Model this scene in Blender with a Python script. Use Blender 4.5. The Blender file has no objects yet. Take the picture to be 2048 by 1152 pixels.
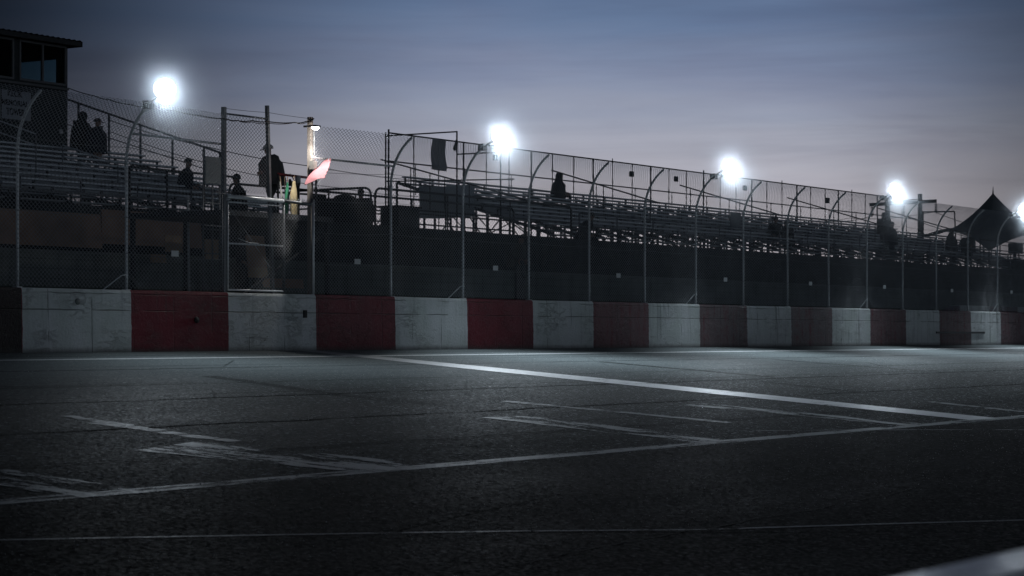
import bpy, math, random
from mathutils import Vector, Matrix
random.seed(7)
S = bpy.context.scene
COL = S.collection
R_ = math.radians

# ------------------------------------------------------------------ camera frame
FPX = 4530.0                      # focal length in photo pixels (2048 wide)
CA = 4530.0 / 5395.5
SA = math.sqrt(1 - CA * CA)
CAM = Vector((0, -31.5, 0.313))
HY = 673.0                        # horizon row
BANK = 0.0743                     # slope of the banked track

def ray(x, y):
    t = (x - 1024) / FPX
    return Vector((CA + t * SA, SA - t * CA, (HY - y) / FPX))
def atY(x, y, Y):
    d = ray(x, y); s = (Y - CAM.y) / d.y
    return CAM + d * s
def atX(x, y, X):
    d = ray(x, y); s = X / d.x
    return CAM + d * s
def depth(x, y, s):
    return CAM + ray(x, y) * s
def road(x, y):
    d = ray(x, y)
    s = (BANK * CAM.y - CAM.z) / (d.z - BANK * d.y)
    return CAM + d * s

cam_d = bpy.data.cameras.new('camera'); cam = bpy.data.objects.new('camera', cam_d); COL.objects.link(cam)
cam.location = CAM
cam.rotation_euler = (R_(90), 0, math.atan2(SA, CA) - R_(90))
cam_d.sensor_width = 36; cam_d.lens = FPX / 2048 * 36
cam_d.shift_y = (HY - 576) / 2048
cam_d.clip_start = 0.1; cam_d.clip_end = 6000
cam_d.dof.use_dof = True; cam_d.dof.focus_distance = 56; cam_d.dof.aperture_fstop = 4.0
S.camera = cam

# ------------------------------------------------------------------ node helper
class NT:
    def __init__(s, tree): s.t = tree; s.n = tree.nodes; s.l = tree.links
    def new(s, typ, **kw):
        n = s.n.new(typ)
        for k, v in kw.items():
            if k.startswith('_'): setattr(n, k[1:], v)
        return n
    def put(s, sock, v):
        if v is None: return
        if hasattr(v, 'is_output') or isinstance(v, bpy.types.NodeSocket): s.l.new(v, sock)
        else:
            try: sock.default_value = v
            except Exception:
                sock.default_value = (v, v, v, 1) if not isinstance(v, (tuple, list)) else (tuple(v) + (1,))[:4]
    def math(s, op, a, b=None, c=None, clamp=False):
        n = s.n.new('ShaderNodeMath'); n.operation = op; n.use_clamp = clamp
        s.put(n.inputs[0], a)
        if b is not None: s.put(n.inputs[1], b)
        if c is not None: s.put(n.inputs[2], c)
        return n.outputs[0]
    def mix(s, f, a, b, mode='MIX'):
        n = s.n.new('ShaderNodeMix'); n.data_type = 'RGBA'; n.blend_type = mode
        s.put(n.inputs[0], f); s.put(n.inputs[6], c4(a)); s.put(n.inputs[7], c4(b))
        return n.outputs[2]
    def pos(s):
        return s.n.new('ShaderNodeNewGeometry').outputs['Position']
    def obj(s):
        return s.n.new('ShaderNodeTexCoord').outputs['Object']
    def mapv(s, v, scale=(1, 1, 1), loc=(0, 0, 0)):
        n = s.n.new('ShaderNodeMapping'); s.l.new(v, n.inputs[0])
        n.inputs['Scale'].default_value = scale; n.inputs['Location'].default_value = loc
        return n.outputs[0]
    def noise(s, v, scale=1, detail=3, rough=.55, dist=0, out=0):
        n = s.n.new('ShaderNodeTexNoise'); s.l.new(v, n.inputs['Vector'])
        n.inputs['Scale'].default_value = scale; n.inputs['Detail'].default_value = detail
        n.inputs['Roughness'].default_value = rough; n.inputs['Distortion'].default_value = dist
        return n.outputs[out]
    def voro(s, v, scale=1, feature='F1', out=0):
        n = s.n.new('ShaderNodeTexVoronoi'); n.feature = feature; s.l.new(v, n.inputs['Vector'])
        n.inputs['Scale'].default_value = scale
        return n.outputs[out]
    def sep(s, v):
        n = s.n.new('ShaderNodeSeparateXYZ'); s.l.new(v, n.inputs[0]); return n.outputs
    def ss(s, v, a, b, lo=0., hi=1.):
        n = s.n.new('ShaderNodeMapRange'); n.interpolation_type = 'SMOOTHSTEP'
        s.put(n.inputs[0], v); n.inputs[1].default_value = a; n.inputs[2].default_value = b
        n.inputs[3].default_value = lo; n.inputs[4].default_value = hi
        return n.outputs[0]
    def ramp(s, v, stops, interp='LINEAR'):
        n = s.n.new('ShaderNodeValToRGB'); n.color_ramp.interpolation = interp
        s.put(n.inputs[0], v); e = n.color_ramp.elements
        while len(e) < len(stops): e.new(.5)
        for el, (p, c) in zip(e, stops):
            el.position = p; el.color = c4(c)
        return n.outputs[0]
    def bump(s, h, strength=.3, dist=.02, normal=None):
        n = s.n.new('ShaderNodeBump'); s.put(n.inputs['Height'], h)
        n.inputs['Strength'].default_value = strength; n.inputs['Distance'].default_value = dist
        if normal is not None: s.l.new(normal, n.inputs['Normal'])
        return n.outputs[0]

def c4(c):
    if isinstance(c, (tuple, list)): return tuple(c)[:3] + (1,)
    return c
def srgb(r, g, b):
    f = lambda v: (v / 255 / 12.92) if v / 255 <= .04045 else ((v / 255 + .055) / 1.055) ** 2.4
    return (f(r), f(g), f(b))

def mat_base(name):
    m = bpy.data.materials.new(name); m.use_nodes = True
    nt = NT(m.node_tree); b = m.node_tree.nodes['Principled BSDF']
    return m, nt, b
def mat(name, col, rough=.6, metal=0., var=.25, scale=6., bump=0., bscale=40., spec=.5):
    m, nt, b = mat_base(name)
    p = nt.pos(); n = nt.noise(p, scale, 4)
    dark = tuple(v * (1 - var) for v in col); light = tuple(min(1, v * (1 + var)) for v in col)
    b.inputs['Base Color'].default_value = c4(col)
    nt.l.new(nt.mix(n, dark, light), b.inputs['Base Color'])
    nt.put(b.inputs['Roughness'], nt.ss(nt.noise(p, scale * 3, 3), .2, .8, max(0, rough - .1), min(1, rough + .12)))
    b.inputs['Metallic'].default_value = metal
    b.inputs['Specular IOR Level'].default_value = spec
    if bump: nt.l.new(nt.bump(nt.noise(p, bscale, 4), bump, .01), b.inputs['Normal'])
    return m
def emit(name, col, strength):
    m = bpy.data.materials.new(name); m.use_nodes = True; nt = NT(m.node_tree)
    for n in list(nt.n): nt.n.remove(n)
    e = nt.n.new('ShaderNodeEmission'); e.inputs[0].default_value = c4(col); e.inputs[1].default_value = strength
    o = nt.n.new('ShaderNodeOutputMaterial'); nt.l.new(e.outputs[0], o.inputs[0]); return m

# ------------------------------------------------------------------ mesh helper
class MB:
    def __init__(s): s.v = []; s.f = []; s.m = []; s.sm = []; s.cur = 0
    def add(s, vs, fs, smooth=False):
        o = len(s.v); s.v += [tuple(v) for v in vs]
        s.f += [tuple(i + o for i in f) for f in fs]
        s.m += [s.cur] * len(fs); s.sm += [smooth] * len(fs)
        return s
    def box(s, x0, x1, y0, y1, z0, z1):
        if x0 > x1: x0, x1 = x1, x0
        if y0 > y1: y0, y1 = y1, y0
        vs = [(x, y, z) for z in (z0, z1) for y in (y0, y1) for x in (x0, x1)]
        return s.add(vs, [(0, 2, 3, 1), (4, 5, 7, 6), (0, 1, 5, 4), (2, 6, 7, 3), (0, 4, 6, 2), (1, 3, 7, 5)])
    def beam(s, p, q, w, h=None, up=(0, 0, 1)):
        p, q = Vector(p), Vector(q); h = h or w
        d = (q - p).normalized(); up = Vector(up)
        if abs(d.dot(up)) > .98: up = Vector((0, 1, 0))
        a = d.cross(up).normalized(); b = a.cross(d).normalized()
        vs = [e + a * i * w / 2 + b * j * h / 2 for e in (p, q) for j in (-1, 1) for i in (-1, 1)]
        return s.add(vs, [(0, 2, 3, 1), (4, 5, 7, 6), (0, 1, 5, 4), (2, 6, 7, 3), (0, 4, 6, 2), (1, 3, 7, 5)])
    def tube(s, pts, r, n=8, cap=True):
        pts = [Vector(p) for p in pts]; rings = []; rr = r if isinstance(r, (list, tuple)) else [r] * len(pts)
        prev = None
        for i, p in enumerate(pts):
            d = (pts[min(i + 1, len(pts) - 1)] - pts[max(i - 1, 0)]).normalized()
            if prev is None:
                u = Vector((0, 0, 1)) if abs(d.z) < .9 else Vector((1, 0, 0))
                a = d.cross(u).normalized()
            else:
                a = (prev - d * prev.dot(d)).normalized()
            prev = a; b = d.cross(a)
            rings.append([p + (a * math.cos(2 * math.pi * k / n) + b * math.sin(2 * math.pi * k / n)) * rr[i] for k in range(n)])
        vs = [v for r_ in rings for v in r_]; fs = []
        for i in range(len(pts) - 1):
            for k in range(n):
                k2 = (k + 1) % n
                fs.append((i * n + k, i * n + k2, (i + 1) * n + k2, (i + 1) * n + k))
        if cap and n > 3:
            fs.append(tuple(range(n - 1, -1, -1))); fs.append(tuple((len(pts) - 1) * n + k for k in range(n)))
        return s.add(vs, fs, n > 4)
    def ell(s, c, r, nu=12, nv=8, v0=-90, v1=90):
        c = Vector(c); r = (r, r, r) if isinstance(r, (int, float)) else r
        vs = []; fs = []
        for j in range(nv + 1):
            a = R_(v0 + (v1 - v0) * j / nv)
            for i in range(nu):
                b = 2 * math.pi * i / nu
                vs.append(c + Vector((math.cos(a) * math.cos(b) * r[0], math.cos(a) * math.sin(b) * r[1], math.sin(a) * r[2])))
        for j in range(nv):
            for i in range(nu):
                i2 = (i + 1) % nu
                fs.append((j * nu + i, j * nu + i2, (j + 1) * nu + i2, (j + 1) * nu + i))
        return s.add(vs, fs, True)
    def grid(s, P, nu, nv, smooth=True, thick=0):
        vs = [P(i / nu, j / nv) for j in range(nv + 1) for i in range(nu + 1)]
        fs = [(j * (nu + 1) + i, j * (nu + 1) + i + 1, (j + 1) * (nu + 1) + i + 1, (j + 1) * (nu + 1) + i) for j in range(nv) for i in range(nu)]
        return s.add(vs, fs, smooth)
    def build(s, name, m, parent=None, kind=None, label=None):
        me = bpy.data.meshes.new(name)
        off = parent_world(parent) if parent else Vector((0, 0, 0))
        me.from_pydata([(v[0] - off.x, v[1] - off.y, v[2] - off.z) for v in s.v], [], s.f)
        ms = m if isinstance(m, (list, tuple)) else [m]
        for x in ms: me.materials.append(x)
        me.polygons.foreach_set('use_smooth', s.sm)
        if len(ms) > 1: me.polygons.foreach_set('material_index', s.m)
        me.validate(); me.update()
        o = bpy.data.objects.new(name, me); COL.objects.link(o)
        if parent: o.parent = parent
        if kind: o['kind'] = kind
        if label: o['label'] = label
        return o
def parent_world(o):
    p = Vector((0, 0, 0))
    while o: p += Vector(o.location); o = o.parent
    return p
def thing(name, loc, label, cat, group=None):
    o = bpy.data.objects.new(name, None); COL.objects.link(o); o.location = Vector(loc)
    o.empty_display_size = .2
    o['label'] = label; o['category'] = cat
    if group: o['group'] = group
    return o
def tag(o, label, cat, group=None):
    o['label'] = label; o['category'] = cat
    if group: o['group'] = group
    return o

# ------------------------------------------------------------------ materials
galv = mat('galvanised_steel', (.76, .78, .80), .42, .4, .3, 9)
galv_dull = mat('weathered_galvanised_steel', (.20, .21, .22), .5, .6, .35, 7)
wirem = mat('chain_link_wire', (.36, .375, .40), .5, .1, .3, 3)
dark_steel = mat('dark_painted_steel', (.045, .048, .052), .5, .2, .3, 8)
redpipe = mat('red_painted_pipe', (.30, .035, .04), .45, .0, .3, 8)
alu = mat('aluminium_plank', (.64, .68, .72), .42, .25, .25, 5)
alu_dark = mat('weathered_plank', (.34, .37, .40), .5, .2, .35, 4)
cable_m = mat('black_cable_rubber', (.012, .012, .013), .6, 0, .2, 9)
steelrope = mat('wire_rope', (.22, .23, .24), .5, .5, .2, 9)
plywood = mat('weathered_plywood', (.34, .225, .165), .8, 0, .45, 2.2, .2, 30)
plywood2 = mat('pale_plywood', (.42, .30, .20), .8, 0, .3, 3, .2, 30)
rubber = mat('tyre_rubber', (.016, .016, .017), .75, 0, .3, 9)
white_plastic = mat('white_plate', (.75, .76, .76), .5, 0, .12, 9)
tower_wall = mat('dark_green_siding', (.030, .040, .042), .7, 0, .3, 3)
tower_frame = mat('grey_window_frame', (.16, .165, .17), .6, 0, .2, 6)
roof_m = mat('dark_corrugated_roof', (.025, .028, .03), .55, .3, .3, 4)
signboard = mat('grey_white_signboard', (.42, .45, .50), .6, 0, .15, 4)
sign_black = mat('sign_black_paint', (.008, .008, .009), .6, 0, .1, 9)
tent_m = mat('grey_canopy_fabric', (.17, .20, .21), .75, 0, .25, .8, .15, 6)
wood_pole = mat('weathered_wood_pole', (.33, .29, .255), .8, 0, .4, 5, .4, 25)
util_wood = mat('creosoted_timber', (.035, .03, .028), .85, 0, .3, 3)
black_cloth = mat('black_cloth', (.012, .013, .015), .9, 0, .3, 6)
board_grey = mat('grey_board', (.26, .29, .30), .7, 0, .25, 2)
dim_board = mat('dim_banner_cloth', (.84, .90, .89), .85, 0, .3, 4)
box_m = mat('dark_box_paint', (.03, .033, .037), .5, .1, .2, 6)
insul = mat('brown_porcelain', (.03, .018, .014), .3, 0, .2, 8)
skin_m = mat('skin', (.32, .19, .14), .55, 0, .12, 20)
lensm = emit('floodlight_lens', (.80, .90, 1.0), 1)
_n = NT(lensm.node_tree); _p = _n.obj(); _x, _y, _z = _n.sep(_p)
_r = _n.math('SQRT', _n.math('ADD', _n.math('MULTIPLY', _x, _x), _n.math('MULTIPLY', _z, _z)))
_s = _n.math('ADD', _n.ss(_r, .17, .05, 0, 90), _n.ss(_r, .235, .175, .5, 2.0))
_n.l.new(_s, [q for q in lensm.node_tree.nodes if q.type == 'EMISSION'][0].inputs[1])
lamp_small = emit('lamp_bulb_lens', (1, .97, .93), 120)
plastic_rail = mat('pale_handrail_paint', (.60, .63, .66), .35, .1, .15, 12)

def translucent(m, amt):
    nt = NT(m.node_tree); b = m.node_tree.nodes['Principled BSDF']; o = m.node_tree.nodes['Material Output']
    t = nt.n.new('ShaderNodeBsdfTranslucent'); src = b.inputs['Base Color'].links[0].from_socket; nt.l.new(src, t.inputs[0])
    mx = nt.n.new('ShaderNodeMixShader'); mx.inputs[0].default_value = amt
    nt.l.new(b.outputs[0], mx.inputs[1]); nt.l.new(t.outputs[0], mx.inputs[2]); nt.l.new(mx.outputs[0], o.inputs[0])
translucent(dim_board, .9)
sheet_m = mat('grey_tarpaulin', (.62, .68, .70), .7, 0, .25, 2); translucent(sheet_m, .7)
translucent(tent_m, .5)
# asphalt -----------------------------------------------------------
SEAMS = []
def seamY(x, y): return road(x, y).y
for (x, y, w, a) in [(700, 731, .06, .6), (1000, 776, .06, .95), (700, 835.5, .065, .98), (1020, 868, .04, .7),
                     (300, 920, .05, .6), (1400, 756, .05, .5), (300, 770, .06, .45)]:
    SEAMS.append((seamY(x, y), w, a))
def asphalt():
    m, nt, b = mat_base('track_asphalt')
    p = nt.pos(); x, y, z = nt.sep(p)
    big = nt.noise(nt.mapv(p, (.16, .55, .3)), 1, 5, .6)
    mid = nt.noise(nt.mapv(p, (.5, 3.2, 1)), 1, 5, .6)
    col = nt.mix(nt.ss(big, .3, .7), (.007, .009, .009), (.019, .024, .0235))
    col = nt.mix(nt.ss(mid, .35, .75, 0, .5), col, (.022, .027, .028))
    pg = nt.mapv(p, (30, 30, 30)); v = nt.voro(pg, 1, out=1)
    vr = nt.sep(v)[0]
    col = nt.mix(nt.ss(vr, .78, .98), col, (.085, .10, .10))
    v2 = nt.sep(nt.voro(nt.mapv(p, (20, 20, 20), (3.3, 1.7, 0)), 1, out=1))[1]; col = nt.mix(nt.ss(v2, .955, .975), col, (.30, .33, .345))
    col = nt.mix(nt.ss(vr, .38, .0), col, (.010, .012, .013))
    wob = nt.math('MULTIPLY', nt.math('SUBTRACT', nt.noise(nt.mapv(p, (.45, 0, 0)), 1, 6, .65), .5), .5)
    brk = nt.noise(nt.mapv(p, (.30, .7, 0), (9, 3, 0)), 1, 3)
    seam = None
    for (ys, w, a) in SEAMS:
        d = nt.math('ABSOLUTE', nt.math('SUBTRACT', nt.math('ADD', y, wob), ys))
        k = nt.math('MULTIPLY', nt.ss(d, w * 1.6, w * .4), nt.ss(brk, .30, .48, a * .35, a))
        seam = k if seam is None else nt.math('MAXIMUM', seam, k)
    # dark strips running across the track
    yl_ = road(1024, 919).y
    wobx = nt.math('MULTIPLY', nt.math('SUBTRACT', nt.noise(nt.mapv(p, (0, .6, 0)), 1, 5, .6), .5), .5)
    for (p1, p2, w, a) in CROSS:
        xm = (p1.x + p2.x) / 2; y0, y1 = sorted((p1.y, p2.y))
        sl = (p2.x - p1.x) / (p2.y - p1.y)
        xx = nt.math('SUBTRACT', nt.math('ADD', x, wobx), nt.math('ADD', nt.math('MULTIPLY', nt.math('SUBTRACT', y, p1.y), sl), p1.x))
        d = nt.math('ABSOLUTE', xx)
        k = nt.math('MULTIPLY', nt.ss(d, w * 1.5, w * .5), a)
        k = nt.math('MULTIPLY', k, nt.math('MULTIPLY', nt.math('GREATER_THAN', y, y0), nt.math('LESS_THAN', y, y1)))
        seam = nt.math('MAXIMUM', seam, k)
    cr = nt.voro(nt.mapv(nt.mix(.92, nt.noise(p, .8, 4, out=1), p), (.09, .22, .1)), 1, 'DISTANCE_TO_EDGE')
    fine = nt.math('MULTIPLY', nt.ss(cr, .0045, .0012), nt.ss(nt.noise(p, .12, 2), .5, .62, 0, .7))
    seam = nt.math('MAXIMUM', seam, fine)
    col = nt.mix(nt.math('MULTIPLY', nt.ss(y, -1.1, -.15), .7), col, (.022, .018, .015))  # brown dirt strip at the wall foot, also painting in its contact shadow
    col = nt.mix(nt.ss(y, -10., -3.5), col, nt.mix(.72, col, (.15, .175, .18)))  # lighter towards the wall: the lamps' pool of light painted into the asphalt
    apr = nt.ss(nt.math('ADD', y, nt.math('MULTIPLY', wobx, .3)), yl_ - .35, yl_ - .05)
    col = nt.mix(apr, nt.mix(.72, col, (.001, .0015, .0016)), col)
    # dark tyre rubber bands running with the track
    rub = nt.noise(nt.mapv(p, (.035, 1.7, 0), (3, 7, 0)), 1, 5, .65)
    col = nt.mix(nt.ss(rub, .52, .72, 0, .65), col, (.012, .014, .015))
    col = nt.mix(seam, col, (.004, .005, .005))
    nt.l.new(col, b.inputs['Base Color'])
    nt.l.new(nt.math('MULTIPLY', nt.math('SUBTRACT', 1.0, seam, clamp=True), nt.ss(y, -17.5, -9., .008, .045)), b.inputs['Specular IOR Level'])
    rr = nt.math('ADD', nt.ss(vr, 0, 1, .80, .55), nt.math('MULTIPLY', nt.math('SUBTRACT', big, .5), .25))
    nt.l.new(rr, b.inputs['Roughness'])
    h = nt.math('ADD', nt.math('MULTIPLY', nt.voro(pg, 1), .8), nt.math('MULTIPLY', nt.noise(nt.mapv(p, (60, 60, 40)), 1, 3), .5))
    h = nt.math('SUBTRACT', h, nt.math('MULTIPLY', seam, 2.0))
    nt.l.new(nt.bump(h, .35, .006), b.inputs['Normal'])
    return m
CROSS = [(road(1200, 723.5), road(1552, 754.6), .22, .7), (road(1523, 763), road(1713, 783.6), .2, .6),
         (road(1548, 719), road(1846, 742), .2, .55), (road(420, 752), road(690, 792), .25, .5),
         (road(700, 792), road(1010, 826), .25, .4)]
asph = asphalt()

def worn_paint(name, col, lo, hi, rough, streak=(1, 1, 1), amt=1., stain=.3):
    m, nt, b = mat_base(name)
    p = nt.pos()
    n1 = nt.noise(nt.mapv(p, streak), 1, 6, .68)
    n2 = nt.noise(p, 14, 4, .7)
    k = nt.math('ADD', nt.math('MULTIPLY', n1, .75), nt.math('MULTIPLY', n2, .25))
    a = nt.ss(k, lo, hi, 0, amt)
    nt.l.new(a, b.inputs['Alpha'])
    c = nt.mix(nt.ss(nt.noise(nt.mapv(p, (2, 5, 1)), 1, 5), .3, .75, 0, stain), col, tuple(v * .35 for v in col))
    nt.l.new(c, b.inputs['Base Color'])
    nt.l.new(nt.ss(n2, .3, .7, max(.08, rough - .08), rough + .12), b.inputs['Roughness'])
    nt.l.new(nt.bump(nt.noise(p, 30, 4), .12, .005), b.inputs['Normal'])
    return m
paint_start = worn_paint('worn_white_start_paint', (.82, .84, .86), .32, .44, .42, (.5, 2.5, 1), .97)
_n = NT(paint_start.node_tree); _b = paint_start.node_tree.nodes['Principled BSDF']; _a = _b.inputs['Alpha'].links[0].from_socket
_y = _n.sep(_n.pos())[1]; _n.l.new(_n.math('MULTIPLY', _a, _n.ss(_y, -1.0, -5.0, .38, 1.)), _b.inputs['Alpha'])
paint_edge = worn_paint('edge_line_paint', (.60, .63, .64), .28, .38, .42, (1.2, 6, 1), .9)
paint_old = worn_paint('faded_grid_paint', (.40, .44, .44), .465, .54, .5, (2.6, .8, 1), .85)
paint_old2 = worn_paint('faded_long_paint', (.36, .40, .40), .38, .52, .5, (.7, 5, 1), .85)
paint_thin = worn_paint('thin_trace_paint', (.34, .37, .38), .36, .52, .5, (.5, 5, 1), .75)

# wall --------------------------------------------------------------
BX0 = atY(262, 600, 0).x          # joint between a white and a red field
BL = 3.05
def wall_mat():
    m, nt, b = mat_base('painted_track_wall')
    p = nt.pos(); x, y, z = nt.sep(p)
    wob = nt.math('MULTIPLY', nt.math('SUBTRACT', nt.noise(nt.mapv(p, (0, 0, 3)), 1, 4), .5), .05); wob = nt.math('ADD', wob, nt.math('MULTIPLY', nt.math('SUBTRACT', nt.noise(nt.mapv(p, (9, 0, 9)), 1, 5, .7), .5), nt.ss(x, 48, 60, .03, .16)))
    u = nt.math('DIVIDE', nt.math('SUBTRACT', nt.math('ADD', x, wob), BX0), BL)
    par = nt.math('FLOORED_MODULO', nt.math('FLOOR', u), 2.0)          # 0 = red, 1 = white
    cell = nt.math('FLOOR', u)
    rnd = nt.n.new('ShaderNodeTexWhiteNoise'); rnd.noise_dimensions = '1D'; nt.l.new(cell, rnd.inputs['W'])
    n_big = nt.noise(nt.mapv(p, (1.1, 1, .7)), 1, 5, .6)
    n_run = nt.noise(nt.mapv(p, (5, 1, .35)), 1, 5, .6)
    n_fin = nt.noise(p, 16, 5, .7)
    far = nt.ss(x, 47, 62)                                              # older, barer paint further on
    white = nt.mix(nt.ss(n_big, .3, .7), (.76, .78, .79), (.64, .69, .66))
    white = nt.mix(nt.math('MULTIPLY', nt.ss(n_run, .5, .75), nt.math('ADD', .25, nt.math('MULTIPLY', far, .45))), white, (.12, .15, .14))
    red = nt.mix(nt.ss(n_big, .3, .7), (.16, .010, .022), (.22, .016, .032))
    red = nt.mix(nt.math('MULTIPLY', nt.ss(n_fin, .60, .72), .35), red, (.26, .10, .10))
    wear = nt.math('MULTIPLY', far, nt.ss(nt.math('ADD', nt.math('MULTIPLY', n_run, .6), nt.math('MULTIPLY', nt.noise(p, 5, 6, .7), .55)), .33, .62))
    wear = nt.math('MULTIPLY', wear, nt.ss(rnd.outputs[0], 0, 1, .75, 1.0))
    bare = nt.mix(n_fin, (.13, .105, .11), (.30, .26, .265))
    red = nt.mix(wear, red, bare)
    red = nt.mix(nt.math('LESS_THAN', x, BX0 - BL - .02), red, (.012, .003, .004))  # lens vignetting painted into the leftmost red field as near black
    # dark tyre scuffs and runs of dirt
    scf = nt.noise(nt.mapv(p, (.9, 1, 9), (4, 0, 2)), 1, 6, .7)
    col = nt.mix(par, red, white)
    # chips that show concrete, grime at the foot, dark streak on the lip
    chip = nt.ss(nt.noise(nt.mapv(p, (3, 3, 6)), 1, 7, .75), .64, .67)
    col = nt.mix(nt.math('MULTIPLY', chip, .7), col, (.14, .13, .12))
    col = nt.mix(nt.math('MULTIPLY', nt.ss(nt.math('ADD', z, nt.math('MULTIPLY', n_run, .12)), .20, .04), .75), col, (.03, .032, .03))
    col = nt.mix(nt.math('MULTIPLY', nt.ss(scf, .60, .72), nt.ss(z, 1.0, .5, 0, .65)), col, (.02, .02, .021))
    drip = nt.noise(nt.mapv(p, (7, 1, .25), (1, 0, 7)), 1, 4, .6)
    col = nt.mix(nt.math('MULTIPLY', nt.ss(drip, .60, .78), nt.ss(z, .1, 1.2, .0, .55)), col, (.04, .045, .04))
    # form joints
    jx = nt.math('ABSOLUTE', nt.math('SUBTRACT', nt.math('FRACT', nt.math('ADD', nt.math('DIVIDE', nt.math('ADD', x, nt.math('MULTIPLY', wob, .6)), 1.22), .21)), .5))
    jx = nt.math('MULTIPLY', nt.ss(jx, .012, .004), nt.ss(nt.noise(nt.mapv(p, (.8, 0, 1.5)), 1, 3), .42, .6))
    jz = nt.math('ABSOLUTE', nt.math('SUBTRACT', nt.math('ADD', z, nt.math('MULTIPLY', nt.math('SUBTRACT', nt.noise(nt.mapv(p, (1.2, 0, 0)), 1, 4), .5), .05)), .84))
    jz = nt.math('MULTIPLY', nt.ss(jz, .014, .004), nt.ss(nt.noise(nt.mapv(p, (.7, 0, 0), (4, 0, 0)), 1, 3), .40, .55))
    jt = nt.math('ABSOLUTE', nt.math('SUBTRACT', nt.math('ADD', z, nt.math('MULTIPLY', nt.math('SUBTRACT', nt.noise(nt.mapv(p, (2.2, 0, 0)), 1, 5), .5), .09)), 1.17))
    jt = nt.math('MULTIPLY', nt.ss(jt, .014, .003), nt.ss(nt.noise(nt.mapv(p, (.5, 0, 0), (14, 0, 0)), 1, 3), .45, .6))
    J = nt.math('MAXIMUM', nt.math('MAXIMUM', jx, jz), jt)
    col = nt.mix(nt.math('MULTIPLY', J, .6), col, (.02, .02, .02))
    nt.l.new(col, b.inputs['Base Color'])
    nt.l.new(nt.ss(n_fin, .3, .7, .42, .65), b.inputs['Roughness'])
    b.inputs['Specular IOR Level'].default_value = .35
    ridg = nt.noise(nt.mapv(p, (1.1, 1, 3.2)), 1.6, 9, .70, .25)
    rid = nt.math('ABSOLUTE', nt.math('SUBTRACT', ridg, .5))
    h = nt.math('ADD', nt.math('MULTIPLY', nt.ss(rid, 0, .03), nt.ss(nt.noise(p, .9, 3), .42, .62, .0, .5)), nt.math('MULTIPLY', n_fin, .8))
    h = nt.math('SUBTRACT', h, nt.math('MULTIPLY', J, 1.4))
    h = nt.math('ADD', h, nt.math('MULTIPLY', chip, -.7))
    h = nt.math('ADD', h, nt.math('MULTIPLY', nt.math('MULTIPLY', far, nt.noise(p, 9, 7, .8)), 1.5))
    nt.l.new(nt.bump(h, 1.0, .026), b.inputs['Normal'])
    return m
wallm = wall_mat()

def block_mat():
    m, nt, b = mat_base('dark_retaining_concrete')
    p = nt.pos(); x, y, z = nt.sep(p)
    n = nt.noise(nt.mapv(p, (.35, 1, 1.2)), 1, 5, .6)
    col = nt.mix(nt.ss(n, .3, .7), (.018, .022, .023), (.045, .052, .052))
    jz = nt.math('ABSOLUTE', nt.math('SUBTRACT', nt.math('FRACT', nt.math('DIVIDE', z, .41)), .5))
    j = nt.ss(jz, .05, .02)
    col = nt.mix(nt.math('MULTIPLY', j, .55), col, (.006, .007, .007))
    col = nt.mix(nt.ss(nt.noise(nt.mapv(p, (2.5, 1, .25)), 1, 5), .52, .8, 0, .6), col, (.02, .022, .02))
    nt.l.new(col, b.inputs['Base Color']); b.inputs['Roughness'].default_value = .85
    nt.l.new(nt.bump(nt.math('SUBTRACT', nt.noise(p, 12, 5), nt.math('MULTIPLY', j, .8)), .5, .03), b.inputs['Normal'])
    return m
blockm = block_mat()
def ground_mat():
    m, nt, b = mat_base('dry_ground')
    p = nt.pos()
    nt.l.new(nt.mix(nt.noise(p, .05, 6), (.03, .033, .03), (.06, .055, .048)), b.inputs['Base Color'])
    b.inputs['Roughness'].default_value = .95
    return m
groundm = ground_mat()

# ------------------------------------------------------------------ setting
MB().box(-3000, 3000, -3000, 3000, -3.6, -3.4).build('ground', groundm, kind='structure')
t = MB()
t.grid(lambda u, v: (-60 + 300 * u, -44 + 44.3 * v, BANK * (-44 + 44.3 * v)), 60, 12, False)
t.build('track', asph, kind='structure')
MB().box(-60, 300, -90, -44.0, -3.38, BANK * -44 - .004).build('infield', groundm, kind='structure')
# walkway behind the wall and the raised terrace the stands are built on
MB().box(-60, 300, .31, 6.3, -3.3, .62).build('walkway', groundm, kind='structure')
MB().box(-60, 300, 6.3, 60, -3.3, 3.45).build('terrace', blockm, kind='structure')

# road markings: sheets 4 mm above the asphalt
def strip(name, pts, w, m, lift=.004, sub=1, jitter=0.):
    """a painted strip of width w (world metres) through road points"""
    P = [Vector((p.x, p.y, 0)) for p in pts]; L = []; Rr = []
    for i, p in enumerate(P):
        d = (P[min(i + 1, len(P) - 1)] - P[max(i - 1, 0)]).normalized(); n = Vector((-d.y, d.x, 0))
        ww = w[i] if isinstance(w, (list, tuple)) else w
        a = p + n * (ww / 2 + random.uniform(-jitter, jitter)); b_ = p - n * (ww / 2 + random.uniform(-jitter, jitter))
        L.append((a.x, a.y, BANK * a.y + lift)); Rr.append((b_.x, b_.y, BANK * b_.y + lift))
    vs = L + Rr; k = len(P)
    fs = [(i, i + 1, k + i + 1, k + i) for i in range(k - 1)]
    return MB().add(vs, fs).build(name, m, kind='structure')
def lerp(a, b, n): return [a + (b - a) * (i / n) for i in range(n + 1)]
ye = road(600, 713.6).y
strip('edge_line', lerp(Vector((-50, ye, 0)), Vector((250, ye, 0)), 60), .22, paint_edge, .004, jitter=.006)
yl = road(1024, 919).y
strip('lane_line', lerp(Vector((-50, yl + .0, 0)), Vector((250, yl, 0)), 60), .27, paint_old2, .004, jitter=.01)
sx0, sx1 = road(690, 709).x, road(1960, 838).x
strip('start_line', lerp(Vector((sx0, -.15, 0)), Vector((sx1, yl + .05, 0)), 30), [.65 + .6 * min(1, i / 9) for i in range(31)], paint_start, .008, jitter=.025)
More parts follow.
